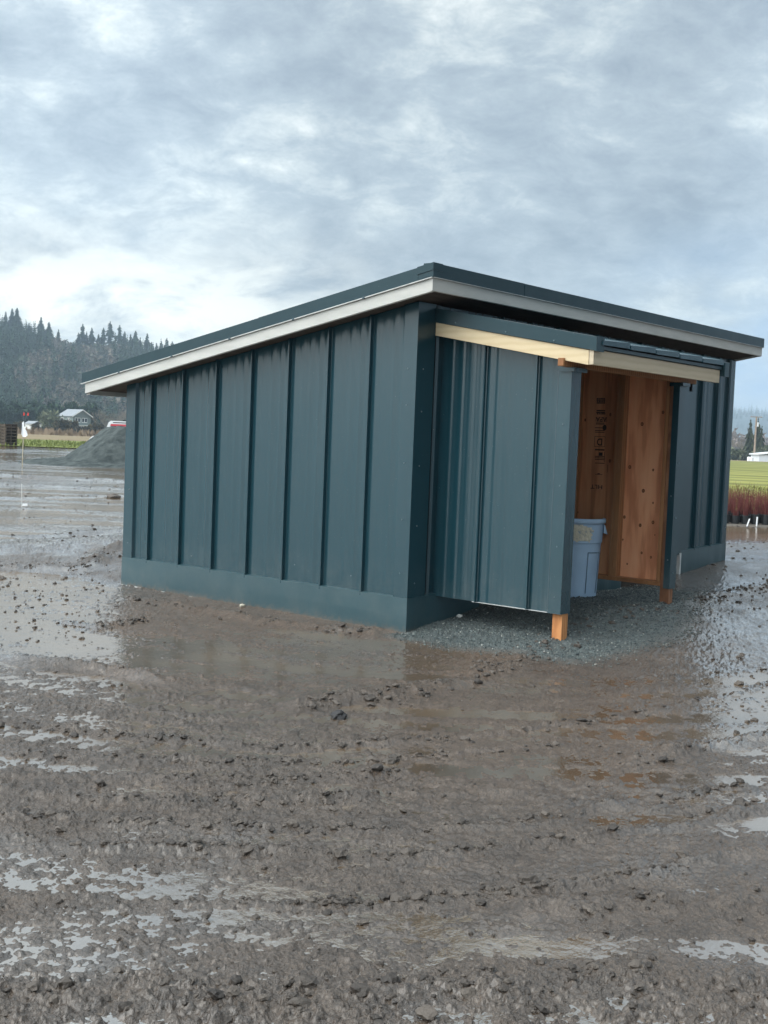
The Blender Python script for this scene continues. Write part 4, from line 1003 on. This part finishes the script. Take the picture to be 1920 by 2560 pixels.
# ---- van behind the pile
vp = far(346, 78.); van = empty('parked_van', vp, math.atan2(Rt[1], Rt[0])+.06, 'white van with a red stripe, only its roof showing over the gravel pile', 'van')
whitep = mat('van_white', (.78, .79, .80), .25, .5); redp = mat('van_red', (.55, .05, .07), .3, .5)
prof = [(-2.9, .45), (-2.95, .95), (-2.75, 1.15), (-2.05, 1.30), (-1.75, 2.05), (-1.62, 2.16), (2.5, 2.16), (2.65, 2.0), (2.75, .9), (2.7, .45)]
b = MB(); n_ = len(prof)
b.poly([(x, -.95, z) for x, z in prof]); b.poly([(x, .95, z) for x, z in prof][::-1])
for k in range(n_):
    a_, c_ = prof[k], prof[(k+1) % n_]; b.quad((a_[0], -.95, a_[1]), (a_[0], .95, a_[1]), (c_[0], .95, c_[1]), (c_[0], -.95, c_[1]))
vb = b.build('body', whitep, van, bevel=.04)
b = MB(); b.poly([(-1.72, -.956, 1.35), (-.2, -.956, 1.35), (-.2, -.956, 1.93), (-1.55, -.956, 1.93)]); b.quad((-.1, -.956, 1.35), (2.5, -.956, 1.35), (2.5, -.956, 1.93), (-.1, -.956, 1.93)); b.build('side_window', glass, van)
b = MB(); b.quad((-1.45, -.966, 2.03), (2.55, -.966, 2.03), (2.55, -.966, 2.08), (-1.5, -.966, 2.08)); b.build('window_band', M['black'], van)
b = MB(); b.quad((-1.66, -.972, 1.84), (2.6, -.972, 1.84), (2.6, -.972, 1.96), (-1.6, -.972, 1.96)); b.build('stripe', redp, van)
for xx in (-.9, .4, 1.8):
    b = MB(); b.box(xx, -.8, 2.16, xx+.25, .8, 2.235); b.build('roof_bar', M['black'], van)
for xx in (-1.9, 1.8):
    for yy in (-.97, .77):
        b = MB(); b.tube((xx, yy, .35), (xx, yy+.2, .35), .35, n=20); w_ = b.build('wheel', mat('tyre', (.02, .02, .02), .8) if 'tyre' not in bpy.data.materials else bpy.data.materials['tyre'], van)
# ---- pallets
pw = noisy('pallet_wood', (.045, .036, .03), (.11, .088, .07), 3, .9, .1)
pb = MB(); LX, LY, HH = 2.1, 1.05, .235
for yy in (-LY/2, -.05, LY/2-.1): pb.box(-LX/2, yy, .05, LX/2, yy+.1, HH-.05)
for k in range(9):
    x = -LX/2+k*(LX-.17)/8; pb.box(x, -LY/2, 0, x+.15, LY/2, .05); pb.box(x, -LY/2, HH-.05, x+.15, LY/2, HH)
po_ = pb.build('pallet', pw); pme = po_.data; bpy.data.objects.remove(po_)
pcn = far(10, 99.); prz = math.atan2(Rt[1], Rt[0])-.72
onames = ['lowest', 'second from bottom', 'third from bottom', 'middle', 'third from top', 'second from top', 'topmost']
for k in range(7):
    o = bpy.data.objects.new('pallet', pme); COL.objects.link(o); o.location = (pcn[0]+.02*math.sin(k*3), pcn[1], .04+k*.242); o.rotation_euler = (0, 0, prz+math.pi+.01*math.sin(k*5))
    tag(o, 'weathered brown wooden pallet, %s in the stack at the left edge' % onames[k], 'pallet', 'pallets in the stack at the left')
# ---- marker stakes
stm = noisy('stake_wood', (.35, .30, .22), (.5, .45, .35), 6, .8); wc = mat('white_cloth', (.82, .83, .84), .8); rc = mat('red_tape', (.75, .06, .04), .6)
sp = far(57, 51.); st = empty('marker_stake', sp, 0, 'tall wooden stake with a white cloth and two small red pennants in the puddled yard', 'marker stake')
b = MB(); b.tube((0, 0, -.1), (.03*Rt[0], .03*Rt[1], 1.72), .022, .018, 8); b.build('pole', stm, st)
def P3(u, z, w=0): return (Rt[0]*u+Fh[0]*w, Rt[1]*u+Fh[1]*w, z)
b = MB()
cl = [(-.03, 1.74), (.03, 1.80), (.06, 1.62), (.10, 1.50), (.17, 1.38), (.21, 1.24), (.12, 1.16), (0, 1.17), (-.05, 1.28), (-.03, 1.5)]
b.poly([P3(u, z, -.035+.02*math.sin(i*2)) for i, (u, z) in enumerate(cl)]); b.poly([P3(u, z, -.055+.02*math.sin(i*2)) for i, (u, z) in enumerate(cl)][::-1])
for k in range(len(cl)):
    i0, i1 = k, (k+1) % len(cl); (u0, z0_), (u1, z1_) = cl[i0], cl[i1]
    b.quad(P3(u0, z0_, -.035+.02*math.sin(i0*2)), P3(u1, z1_, -.035+.02*math.sin(i1*2)), P3(u1, z1_, -.055+.02*math.sin(i1*2)), P3(u0, z0_, -.055+.02*math.sin(i0*2)))
b.build('cloth', wc, st)
b = MB(); b.tube(P3(.02, 1.70, -.01), P3(.0, 2.14), .004, n=5); b.tube(P3(.02, 1.70, .01), P3(.20, 2.2), .004, n=5); b.build('wire', mat('grey_wire', (.25, .25, .25), .5), st)
for u in (.02, .19):
    b = MB(); b.hexa([P3(u-.03, 2.04, -.01), P3(u+.03, 2.04, -.01), P3(u+.03, 2.04, .01), P3(u-.03, 2.04, .01)], [P3(u-.01, 2.16, -.01), P3(u+.03, 2.14, -.01), P3(u+.03, 2.14, .01), P3(u-.01, 2.16, .01)]); b.build('pennant', rc, st)
sp = far(57, 24.6); st = empty('marker_pin', sp, 0, 'short thin white marker pin with a small tag, in a puddle at far left', 'marker pin')
b = MB(); b.tube((0, 0, -.03), (0, 0, .46), .0055, n=6); b.build('pin', mat('pin_white', (.6, .6, .58), .5), st)
b = MB(); b.hexa([P3(.02, .02, -.004), P3(.12, .03, -.004), P3(.12, .03, .004), P3(.02, .02, .004)], [P3(.02, .07, -.004), P3(.11, .075, -.004), P3(.11, .075, .004), P3(.02, .07, .004)]); b.build('tag', wc, st)

# ================================================================== RIGHT SIDE
# potted red-stemmed shrubs
potm = mat('black_pot', (.018, .021, .023), .45, .4)
stemm = leafmat('red_stems', (.075, .020, .022), (.20, .070, .062), 2.)
soilm = mat('pot_soil', (.04, .03, .022), .9)
def pot_proto(seed):
    g = np.random.default_rng(seed); b = MB(); b.lathe([(0, .005), (.085, .005), (.105, .19), (.114, .19), (.114, .21), (.104, .21), (.102, .18), (0, .18)], 20)
    po = b.build('pot', potm); pm_ = po.data; bpy.data.objects.remove(po)
    T = []
    for k in range(46):
        a = g.uniform(0, 6.28); u = g.uniform(0, .06); p = np.array([math.cos(a)*u, math.sin(a)*u, .17]); L = g.uniform(.35, .62)
        d = np.array([math.cos(a)*.22*g.random(), math.sin(a)*.22*g.random(), 1.]); 
        for s_ in range(3):
            q = p+d*L/3; ad = g.uniform(0, 3.14); w = np.array([math.cos(ad), math.sin(ad), 0])*(.0042-.001*s_)
            T += [[p-w, p+w, q+w*.7], [p-w, q+w*.7, q-w*.7]]
            if s_ > 0 and g.random() < .7:
                dd_ = d+g.normal(size=3)*.35; T.append([p-w*.6, p+w*.6, p+dd_*L*.35])
            p = q; d = d+g.normal(size=3)*.08
    return pm_, me_of(np.array(T), stemm, 'stems')
PP = [pot_proto(400+k) for k in range(4)]
rowdir = onz(1915, 1315)[:2]-onz(1830, 1312)[:2]; rowdir /= np.linalg.norm(rowdir); back = np.array([-rowdir[1], rowdir[0]])
if back@Fh[:2] < 0: back = -back
o0 = onz(1812, 1312)[:2]
def rowname(r_): return ['front', 'second', 'third', 'fourth', 'fifth'][r_]
for r_ in range(5):
    for k in range(-3, 12):
        p = o0+rowdir*(k*.235+.1*(r_ % 2))+back*(r_*.42+.03*math.sin(k*3+r_))
        vis = k+4
        e_ = empty('potted_shrub', (p[0], p[1], .035 if r_ >= 0 else 0), k*2.1+r_, 'leafless red-stemmed shrub in a black pot, %s row, %s pot from the shed side' % (rowname(r_), words[vis-1]), 'potted shrub', 'potted red shrubs in rows')
        e_.scale = (1, 1, 1.0+.12*math.sin(k*5+r_*2))
        child(e_, 'pot', PP[(k+r_) % 4][0]); child(e_, 'stems', PP[(k*3+r_) % 4][1])
# soil bed under the pots
b = MB(); c0 = o0-rowdir*1.2-back*.45; c1 = o0+rowdir*4.5-back*.45; c2 = c1+back*3.4; c3 = c0+back*3.4
b.hexa([(*c0, -.05), (*c1, -.05), (*c2, -.05), (*c3, -.05)], [(*(c0+back*.15), .036), (*(c1+back*.15), .036), (*c2, .036), (*c3, .036)]); tag(b.build('soil_bed', farmud), kind='structure')
for x0_, lean, nm in ((1868, .05, 'leaning white plant label stake in front of the black pots'), (1892, .005, 'upright white plant label stake in front of the black pots')):
    p = onz(x0_-1, 1318)[:2]; b = MB(); h = .17 if lean > .02 else .21
    b.hexa([P3(-.015, 0, -.003), P3(.015, 0, -.003), P3(.015, 0, .003), P3(-.015, 0, .003)], [P3(-.015+lean, h, -.003), P3(.017+lean, h, -.003), P3(.017+lean, h, .003), P3(-.015+lean, h, .003)])
    o = b.build('plant_stake', wc); o.location = (p[0], p[1], .02); tag(o, nm, 'plant label')
# conifers, pole, building, bushes ~330 m away
D3 = 330.
drc = [(me_of(conifer_T(10, 2.3, 420, 500+k, .04, .75, .75, .6, 15), LM['shrub']), trunk_me(10, .16)) for k in range(2)]
for i, (x, y, s_) in enumerate(((1874, 1050, .8), (1893, 1046, 1.0), (1903, 1066, .9))):
    z = zat(y, x, D3+5); e_ = tree('conifer_tree', drc[i % 2], far(x, D3+5), z/10*s_ if False else z/10*.9, i*2., ['ragged drooping conifer left of the utility pole', 'tallest drooping conifer, directly behind the utility pole', 'shorter drooping conifer right of the utility pole'][i], 'tree', None, z/10)
pl = far(1888, 322); pe = empty('utility_pole', pl, 0, 'tall brown wooden utility pole with a crossarm at the far right', 'utility pole')
zt_ = zat(1041, 1889, 322)
polem = noisy('pole_wood', (.20, .15, .11), (.32, .25, .19), 2, .9)
b = MB(); b.tube((0, 0, -.3), (0, 0, zt_), .30, .20, 10); b.build('pole', polem, pe)
b = MB(); b.box(-1.5, -.08, -.1, 1.5, .08, .1); ca_ = b.build('crossarm', polem, pe); ca_.location = (0, 0, zt_-.15); ca_.rotation_euler = (0, 0, math.atan2(Rt[1], Rt[0]))
for u in (-1.3, -.7, .7, 1.3):
    b = MB(); b.tube(P3(u, zt_-.05), P3(u, zt_+.2), .06, .04, 8); b.build('insulator', mat('insulator', (.4, .4, .42), .3) if 'insulator' not in bpy.data.materials else bpy.data.materials['insulator'], pe)
b = MB(); b.tube(P3(.42, zt_-2.6, -.2), P3(.42, zt_-1.5, -.2), .24, n=12); b.build('transformer', mat('transformer_grey', (.55, .57, .58), .4), pe)
be = empty('white_building', far(1925, 318), math.atan2(Rt[1], Rt[0]), 'low white building with a pale pitched roof at the right edge', 'building')
b = MB(); H = zat(1137, 1893, 315); b.box(-3.4, -3, 0, 9, 4, H); b.build('wall', noisy('white_siding', (.62, .66, .70), (.72, .75, .78), .6, .6), be)
b = MB(); b.hexa([(-3.8, -3.4, H), (9.3, -3.4, H+1.7), (9.3, 4.4, H+1.7), (-3.8, 4.4, H)], [(-3.8, -3.4, H+.28), (9.3, -3.4, H+1.98), (9.3, 4.4, H+1.98), (-3.8, 4.4, H+.28)]); b.build('roof', mat('pale_roof', (.72, .74, .76), .5), be)
b = MB(); b.box(1.6, -3.05, .9, 2.8, -3.003, 1.9); b.build('window', glass, be)
for i, (x, y, r_, kk) in enumerate(((1838, 1083, 3.6, 1), (1862, 1084, 3.6, 1), (1820, 1118, 2.4, 0), (1836, 1122, 2.2, 0), (1852, 1124, 2.4, 0), (1870, 1128, 2., 0), (1912, 1118, 3., 0), (1930, 1116, 3., 0), (1800, 1115, 2.6, 0))):
    z = max(1.5, zat(y, x, D3))
    if kk: tree('bare_tree', BARE[i % 3], far(x, D3+30), z/8.6, i, ['spreading leafless tree just right of the shed edge', 'leafless tree left of the drooping conifers'][i], 'tree', None)
    else:
        V = (me_of(blob_T(3.4, 2.6, 420, 600+i, 0, .12), LM['shrub' if i % 2 else 'olive']), trunk_me(1.5, .1))
        tree('bush', V, far(x, D3-4), max(.5, z/3.4), i, ['', '', 'olive bush nearest the shed edge at the far side of the crop field', 'dark bush second from the shed edge across the field', 'olive bush below the bare trees', 'dark low bush at the foot of the drooping conifers', 'round olive bush behind the white building roof', 'dark bush at the right edge above the white building', 'olive bush mostly hidden by the shed corner'][i], 'bush', 'bushes at the far side of the crop field')
for i, x in enumerate((1875, 1882)):
    b = MB(); b.lathe([(0, 0), (.42, 0), (.42, .9), (.36, 1.05), (0, 1.1)], 16); o = b.build('white_drum', wc); o.location = tuple(far(x, 312)); tag(o, ['left of two small white drums at the foot of the utility pole', 'right of two small white drums at the foot of the utility pole'][i], 'drum', 'white drums by the pole')
# hazy low wood behind and the distant blue hills
g = np.random.default_rng(21); TT = []
for k in range(260):
    x = g.uniform(1500, 2400); dd = g.uniform(600, 900); p = far(x, dd); TT.append(baseB[k % 4]*g.uniform(.8, 1.5)+p)
tag(tris_obj('far_wood', np.concatenate(TT), leafmat('far_wood_twigs', (.10, .085, .075), (.22, .18, .16), .02)), 'hazy brown leafless wood beyond the white building', 'wood', kind='stuff')
DH = 3300.
na, nr = 220, 14
HX2 = [1000, 1400, 1700, 1830, 1870, 1900, 1920, 1960, 2100, 2500, 3200]; HY2 = [1075, 1060, 1042, 1040, 1036, 1040, 1050, 1052, 1040, 1060, 1090]
h2 = [zat(y, x, DH) for x, y in zip(HX2, HY2)]; a2 = [azof(x) for x in HX2]
A_, R_ = np.meshgrid(np.linspace(azof(1000), azof(3200), na), np.linspace(2300, 3600, nr))
Hq = np.interp(-A_, [-q for q in a2], h2)*sstep(2300, DH, R_)-2*(R_ < 2350)
Hn = npmesh('distant_hills', np.stack([CAM[0]+np.cos(A_)*R_, CAM[1]+np.sin(A_)*R_, Hq], -1).reshape(-1, 3), grid_faces(nr, na), noisy('distant_forest_floor', (.02, .035, .03), (.05, .06, .045), .01, .95, .1), None, True)
if Hn.data.polygons[5].normal.z < 0: Hn.data.flip_normals()
tag(Hn, kind='structure')
TT = []
for k in range(900):
    x = g.uniform(1500, 2500); dd = g.choice([DH, DH-60, DH-200, DH-450])+g.uniform(-60, 20); a = azof(x)
    z = float(np.interp(-a, [-q for q in a2], h2)*sstep(2300, DH, dd)); p = far(x, dd); p[2] = z-2; TT.append(baseT[k % 5][::2]*np.array([1.4, 1.4, 1.25])*g.uniform(.7, 1.5)+p)
tag(tris_obj('distant_forest', np.concatenate(TT), LM['fir']), 'blue hazy conifer forest on the distant hills at right', 'forest', kind='stuff')

# ================================================================== AIR, SKY, LIGHT
b = MB(); b.box(-3900, -3900, -1.2, 3900, 3900, 165)
hm = bpy.data.materials.new('haze'); hm.use_nodes = True; hm.node_tree.nodes.clear()
pv = hm.node_tree.nodes.new('ShaderNodeVolumePrincipled'); pv.inputs['Color'].default_value = (.66, .83, 1., 1); pv.inputs['Density'].default_value = .00030; pv.inputs['Anisotropy'].default_value = .0
ou = hm.node_tree.nodes.new('ShaderNodeOutputMaterial'); hm.node_tree.links.new(pv.outputs[0], ou.inputs['Volume'])
hz_o = b.build('haze', hm); tag(hz_o, kind='stuff')
SUN = Vector((-.72, .34, .80)).normalized()
elev = math.asin(SUN.z); azs = math.atan2(SUN.x, SUN.y)
w = bpy.data.worlds.new('World'); S.world = w; w.use_nodes = True; t = NT(w); t.n.clear()
out = t.add('ShaderNodeOutputWorld'); bg = t.add('ShaderNodeBackground')
sky = t.add('ShaderNodeTexSky', sky_type='NISHITA', sun_disc=False, sun_elevation=elev, sun_rotation=azs)
tc = t.add('ShaderNodeTexCoord'); sep = t.add('ShaderNodeSeparateXYZ'); t.l(tc.outputs['Generated'], sep.inputs[0])
zc_ = t.math('ADD', t.math('MAXIMUM', sep.outputs[2], .0), .42)
cmb = t.add('ShaderNodeCombineXYZ')
# rotate into camera heading so the cloud streets run across the view
fx = t.math('ADD', t.math('MULTIPLY', sep.outputs[0], float(Rt[0])), t.math('MULTIPLY', sep.outputs[1], float(Rt[1])))
fy = t.math('ADD', t.math('MULTIPLY', sep.outputs[0], float(Fh[0])), t.math('MULTIPLY', sep.outputs[1], float(Fh[1])))
t.l(t.math('DIVIDE', fx, zc_), cmb.inputs[0]); t.l(t.math('MULTIPLY', t.math('DIVIDE', fy, zc_), 1.15), cmb.inputs[1])
cv = cmb.outputs[0]
n_a = t.noise(cv, 2.1, 9, .56, .2); n_b = t.noise(cv, 5.6, 10, .64, .3); n_c = t.noise(cv, .55, 3, .5)
n_d = t.noise(cv, 15., 9, .72, .4)
f = t.math('ADD', t.math('ADD', t.math('MULTIPLY', n_a, .43), t.math('MULTIPLY', n_b, .32)), t.math('ADD', t.math('MULTIPLY', n_c, .05), t.math('MULTIPLY', n_d, .20)))
f = t.math('ADD', f, t.math('MULTIPLY', t.math('SUBTRACT', sep.outputs[2], .18), .09))
cl_c = t.ramp(f, [(.41, (.165, .203, .238)), (.465, (.212, .254, .288)), (.515, (.265, .312, .342)), (.56, (.365, .41, .42)), (.61, (.52, .55, .54))])
# bright band low on the left, blue gap low on the right
low = t.add('ShaderNodeMapRange', interpolation_type='SMOOTHSTEP', i_From_Min=.20, i_From_Max=.085); t.l(sep.outputs[2], low.inputs[0])
lft = t.add('ShaderNodeMapRange', interpolation_type='SMOOTHSTEP', i_From_Min=.06, i_From_Max=-.13); t.l(fx, lft.inputs[0])
nb = t.ramp(n_b, [(.36, (.15,)*3), (.56, (1,)*3)])
k1 = t.math('MULTIPLY', t.math('MULTIPLY', low.outputs[0], lft.outputs[0]), t.math('MULTIPLY', nb, .9))
c = t.mix(k1, cl_c, (.63, .63, .56))
rgt = t.add('ShaderNodeMapRange', interpolation_type='SMOOTHSTEP', i_From_Min=.12, i_From_Max=.26); t.l(fx, rgt.inputs[0])
k2 = t.math('MULTIPLY', t.math('MULTIPLY', low.outputs[0], rgt.outputs[0]), t.ramp(n_a, [(.40, (.7,)*3), (.58, (0,)*3)]))
c = t.mix(k2, c, (.16, .28, .45))
# unseen sky brightened behind and overhead, dimmed at right, to light shed and mud
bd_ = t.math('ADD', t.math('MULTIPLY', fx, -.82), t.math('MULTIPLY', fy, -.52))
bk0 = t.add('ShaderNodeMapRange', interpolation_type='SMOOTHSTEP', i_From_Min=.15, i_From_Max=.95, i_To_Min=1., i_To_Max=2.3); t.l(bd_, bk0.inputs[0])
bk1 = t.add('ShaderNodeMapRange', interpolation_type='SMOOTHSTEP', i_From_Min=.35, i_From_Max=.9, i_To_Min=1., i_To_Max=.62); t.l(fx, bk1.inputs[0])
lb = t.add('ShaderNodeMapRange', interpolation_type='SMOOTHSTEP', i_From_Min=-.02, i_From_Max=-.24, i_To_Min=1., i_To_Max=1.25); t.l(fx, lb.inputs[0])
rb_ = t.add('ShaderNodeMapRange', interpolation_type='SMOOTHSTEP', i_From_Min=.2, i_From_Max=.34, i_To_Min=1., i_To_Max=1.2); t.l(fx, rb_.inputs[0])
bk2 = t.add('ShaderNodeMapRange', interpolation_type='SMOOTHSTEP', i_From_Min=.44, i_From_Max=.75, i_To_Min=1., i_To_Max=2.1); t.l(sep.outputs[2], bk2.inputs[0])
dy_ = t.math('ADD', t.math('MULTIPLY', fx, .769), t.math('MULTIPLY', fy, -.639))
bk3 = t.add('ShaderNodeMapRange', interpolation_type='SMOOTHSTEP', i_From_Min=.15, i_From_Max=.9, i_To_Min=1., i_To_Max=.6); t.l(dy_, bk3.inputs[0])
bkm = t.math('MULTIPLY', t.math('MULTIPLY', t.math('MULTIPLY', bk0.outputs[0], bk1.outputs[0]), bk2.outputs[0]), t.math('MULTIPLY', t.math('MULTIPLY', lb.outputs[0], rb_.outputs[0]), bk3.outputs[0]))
sk = t.add('ShaderNodeVectorMath', operation='SCALE'); sk.inputs['Scale'].default_value = .07; t.l(sky.outputs[0], sk.inputs[0])
c = t.mix(.12, c, sk.outputs[0])
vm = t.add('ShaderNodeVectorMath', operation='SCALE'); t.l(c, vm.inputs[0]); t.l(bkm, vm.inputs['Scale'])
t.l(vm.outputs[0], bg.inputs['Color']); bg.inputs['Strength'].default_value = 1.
t.l(bg.outputs[0], out.inputs['Surface'])
sl = bpy.data.lights.new('sun', 'SUN'); sl.energy = 1.5; sl.angle = math.radians(60); sl.color = (1, .96, .89)
so = bpy.data.objects.new('sun', sl); COL.objects.link(so); so.rotation_euler = SUN.to_track_quat('Z', 'Y').to_euler()
S.view_settings.view_transform = 'Standard'; S.view_settings.look = 'None'; S.view_settings.exposure = 1.03; S.view_settings.gamma = 1
S.cycles.max_bounces = 6; S.cycles.volume_bounces = 0; S.cycles.diffuse_bounces = 4
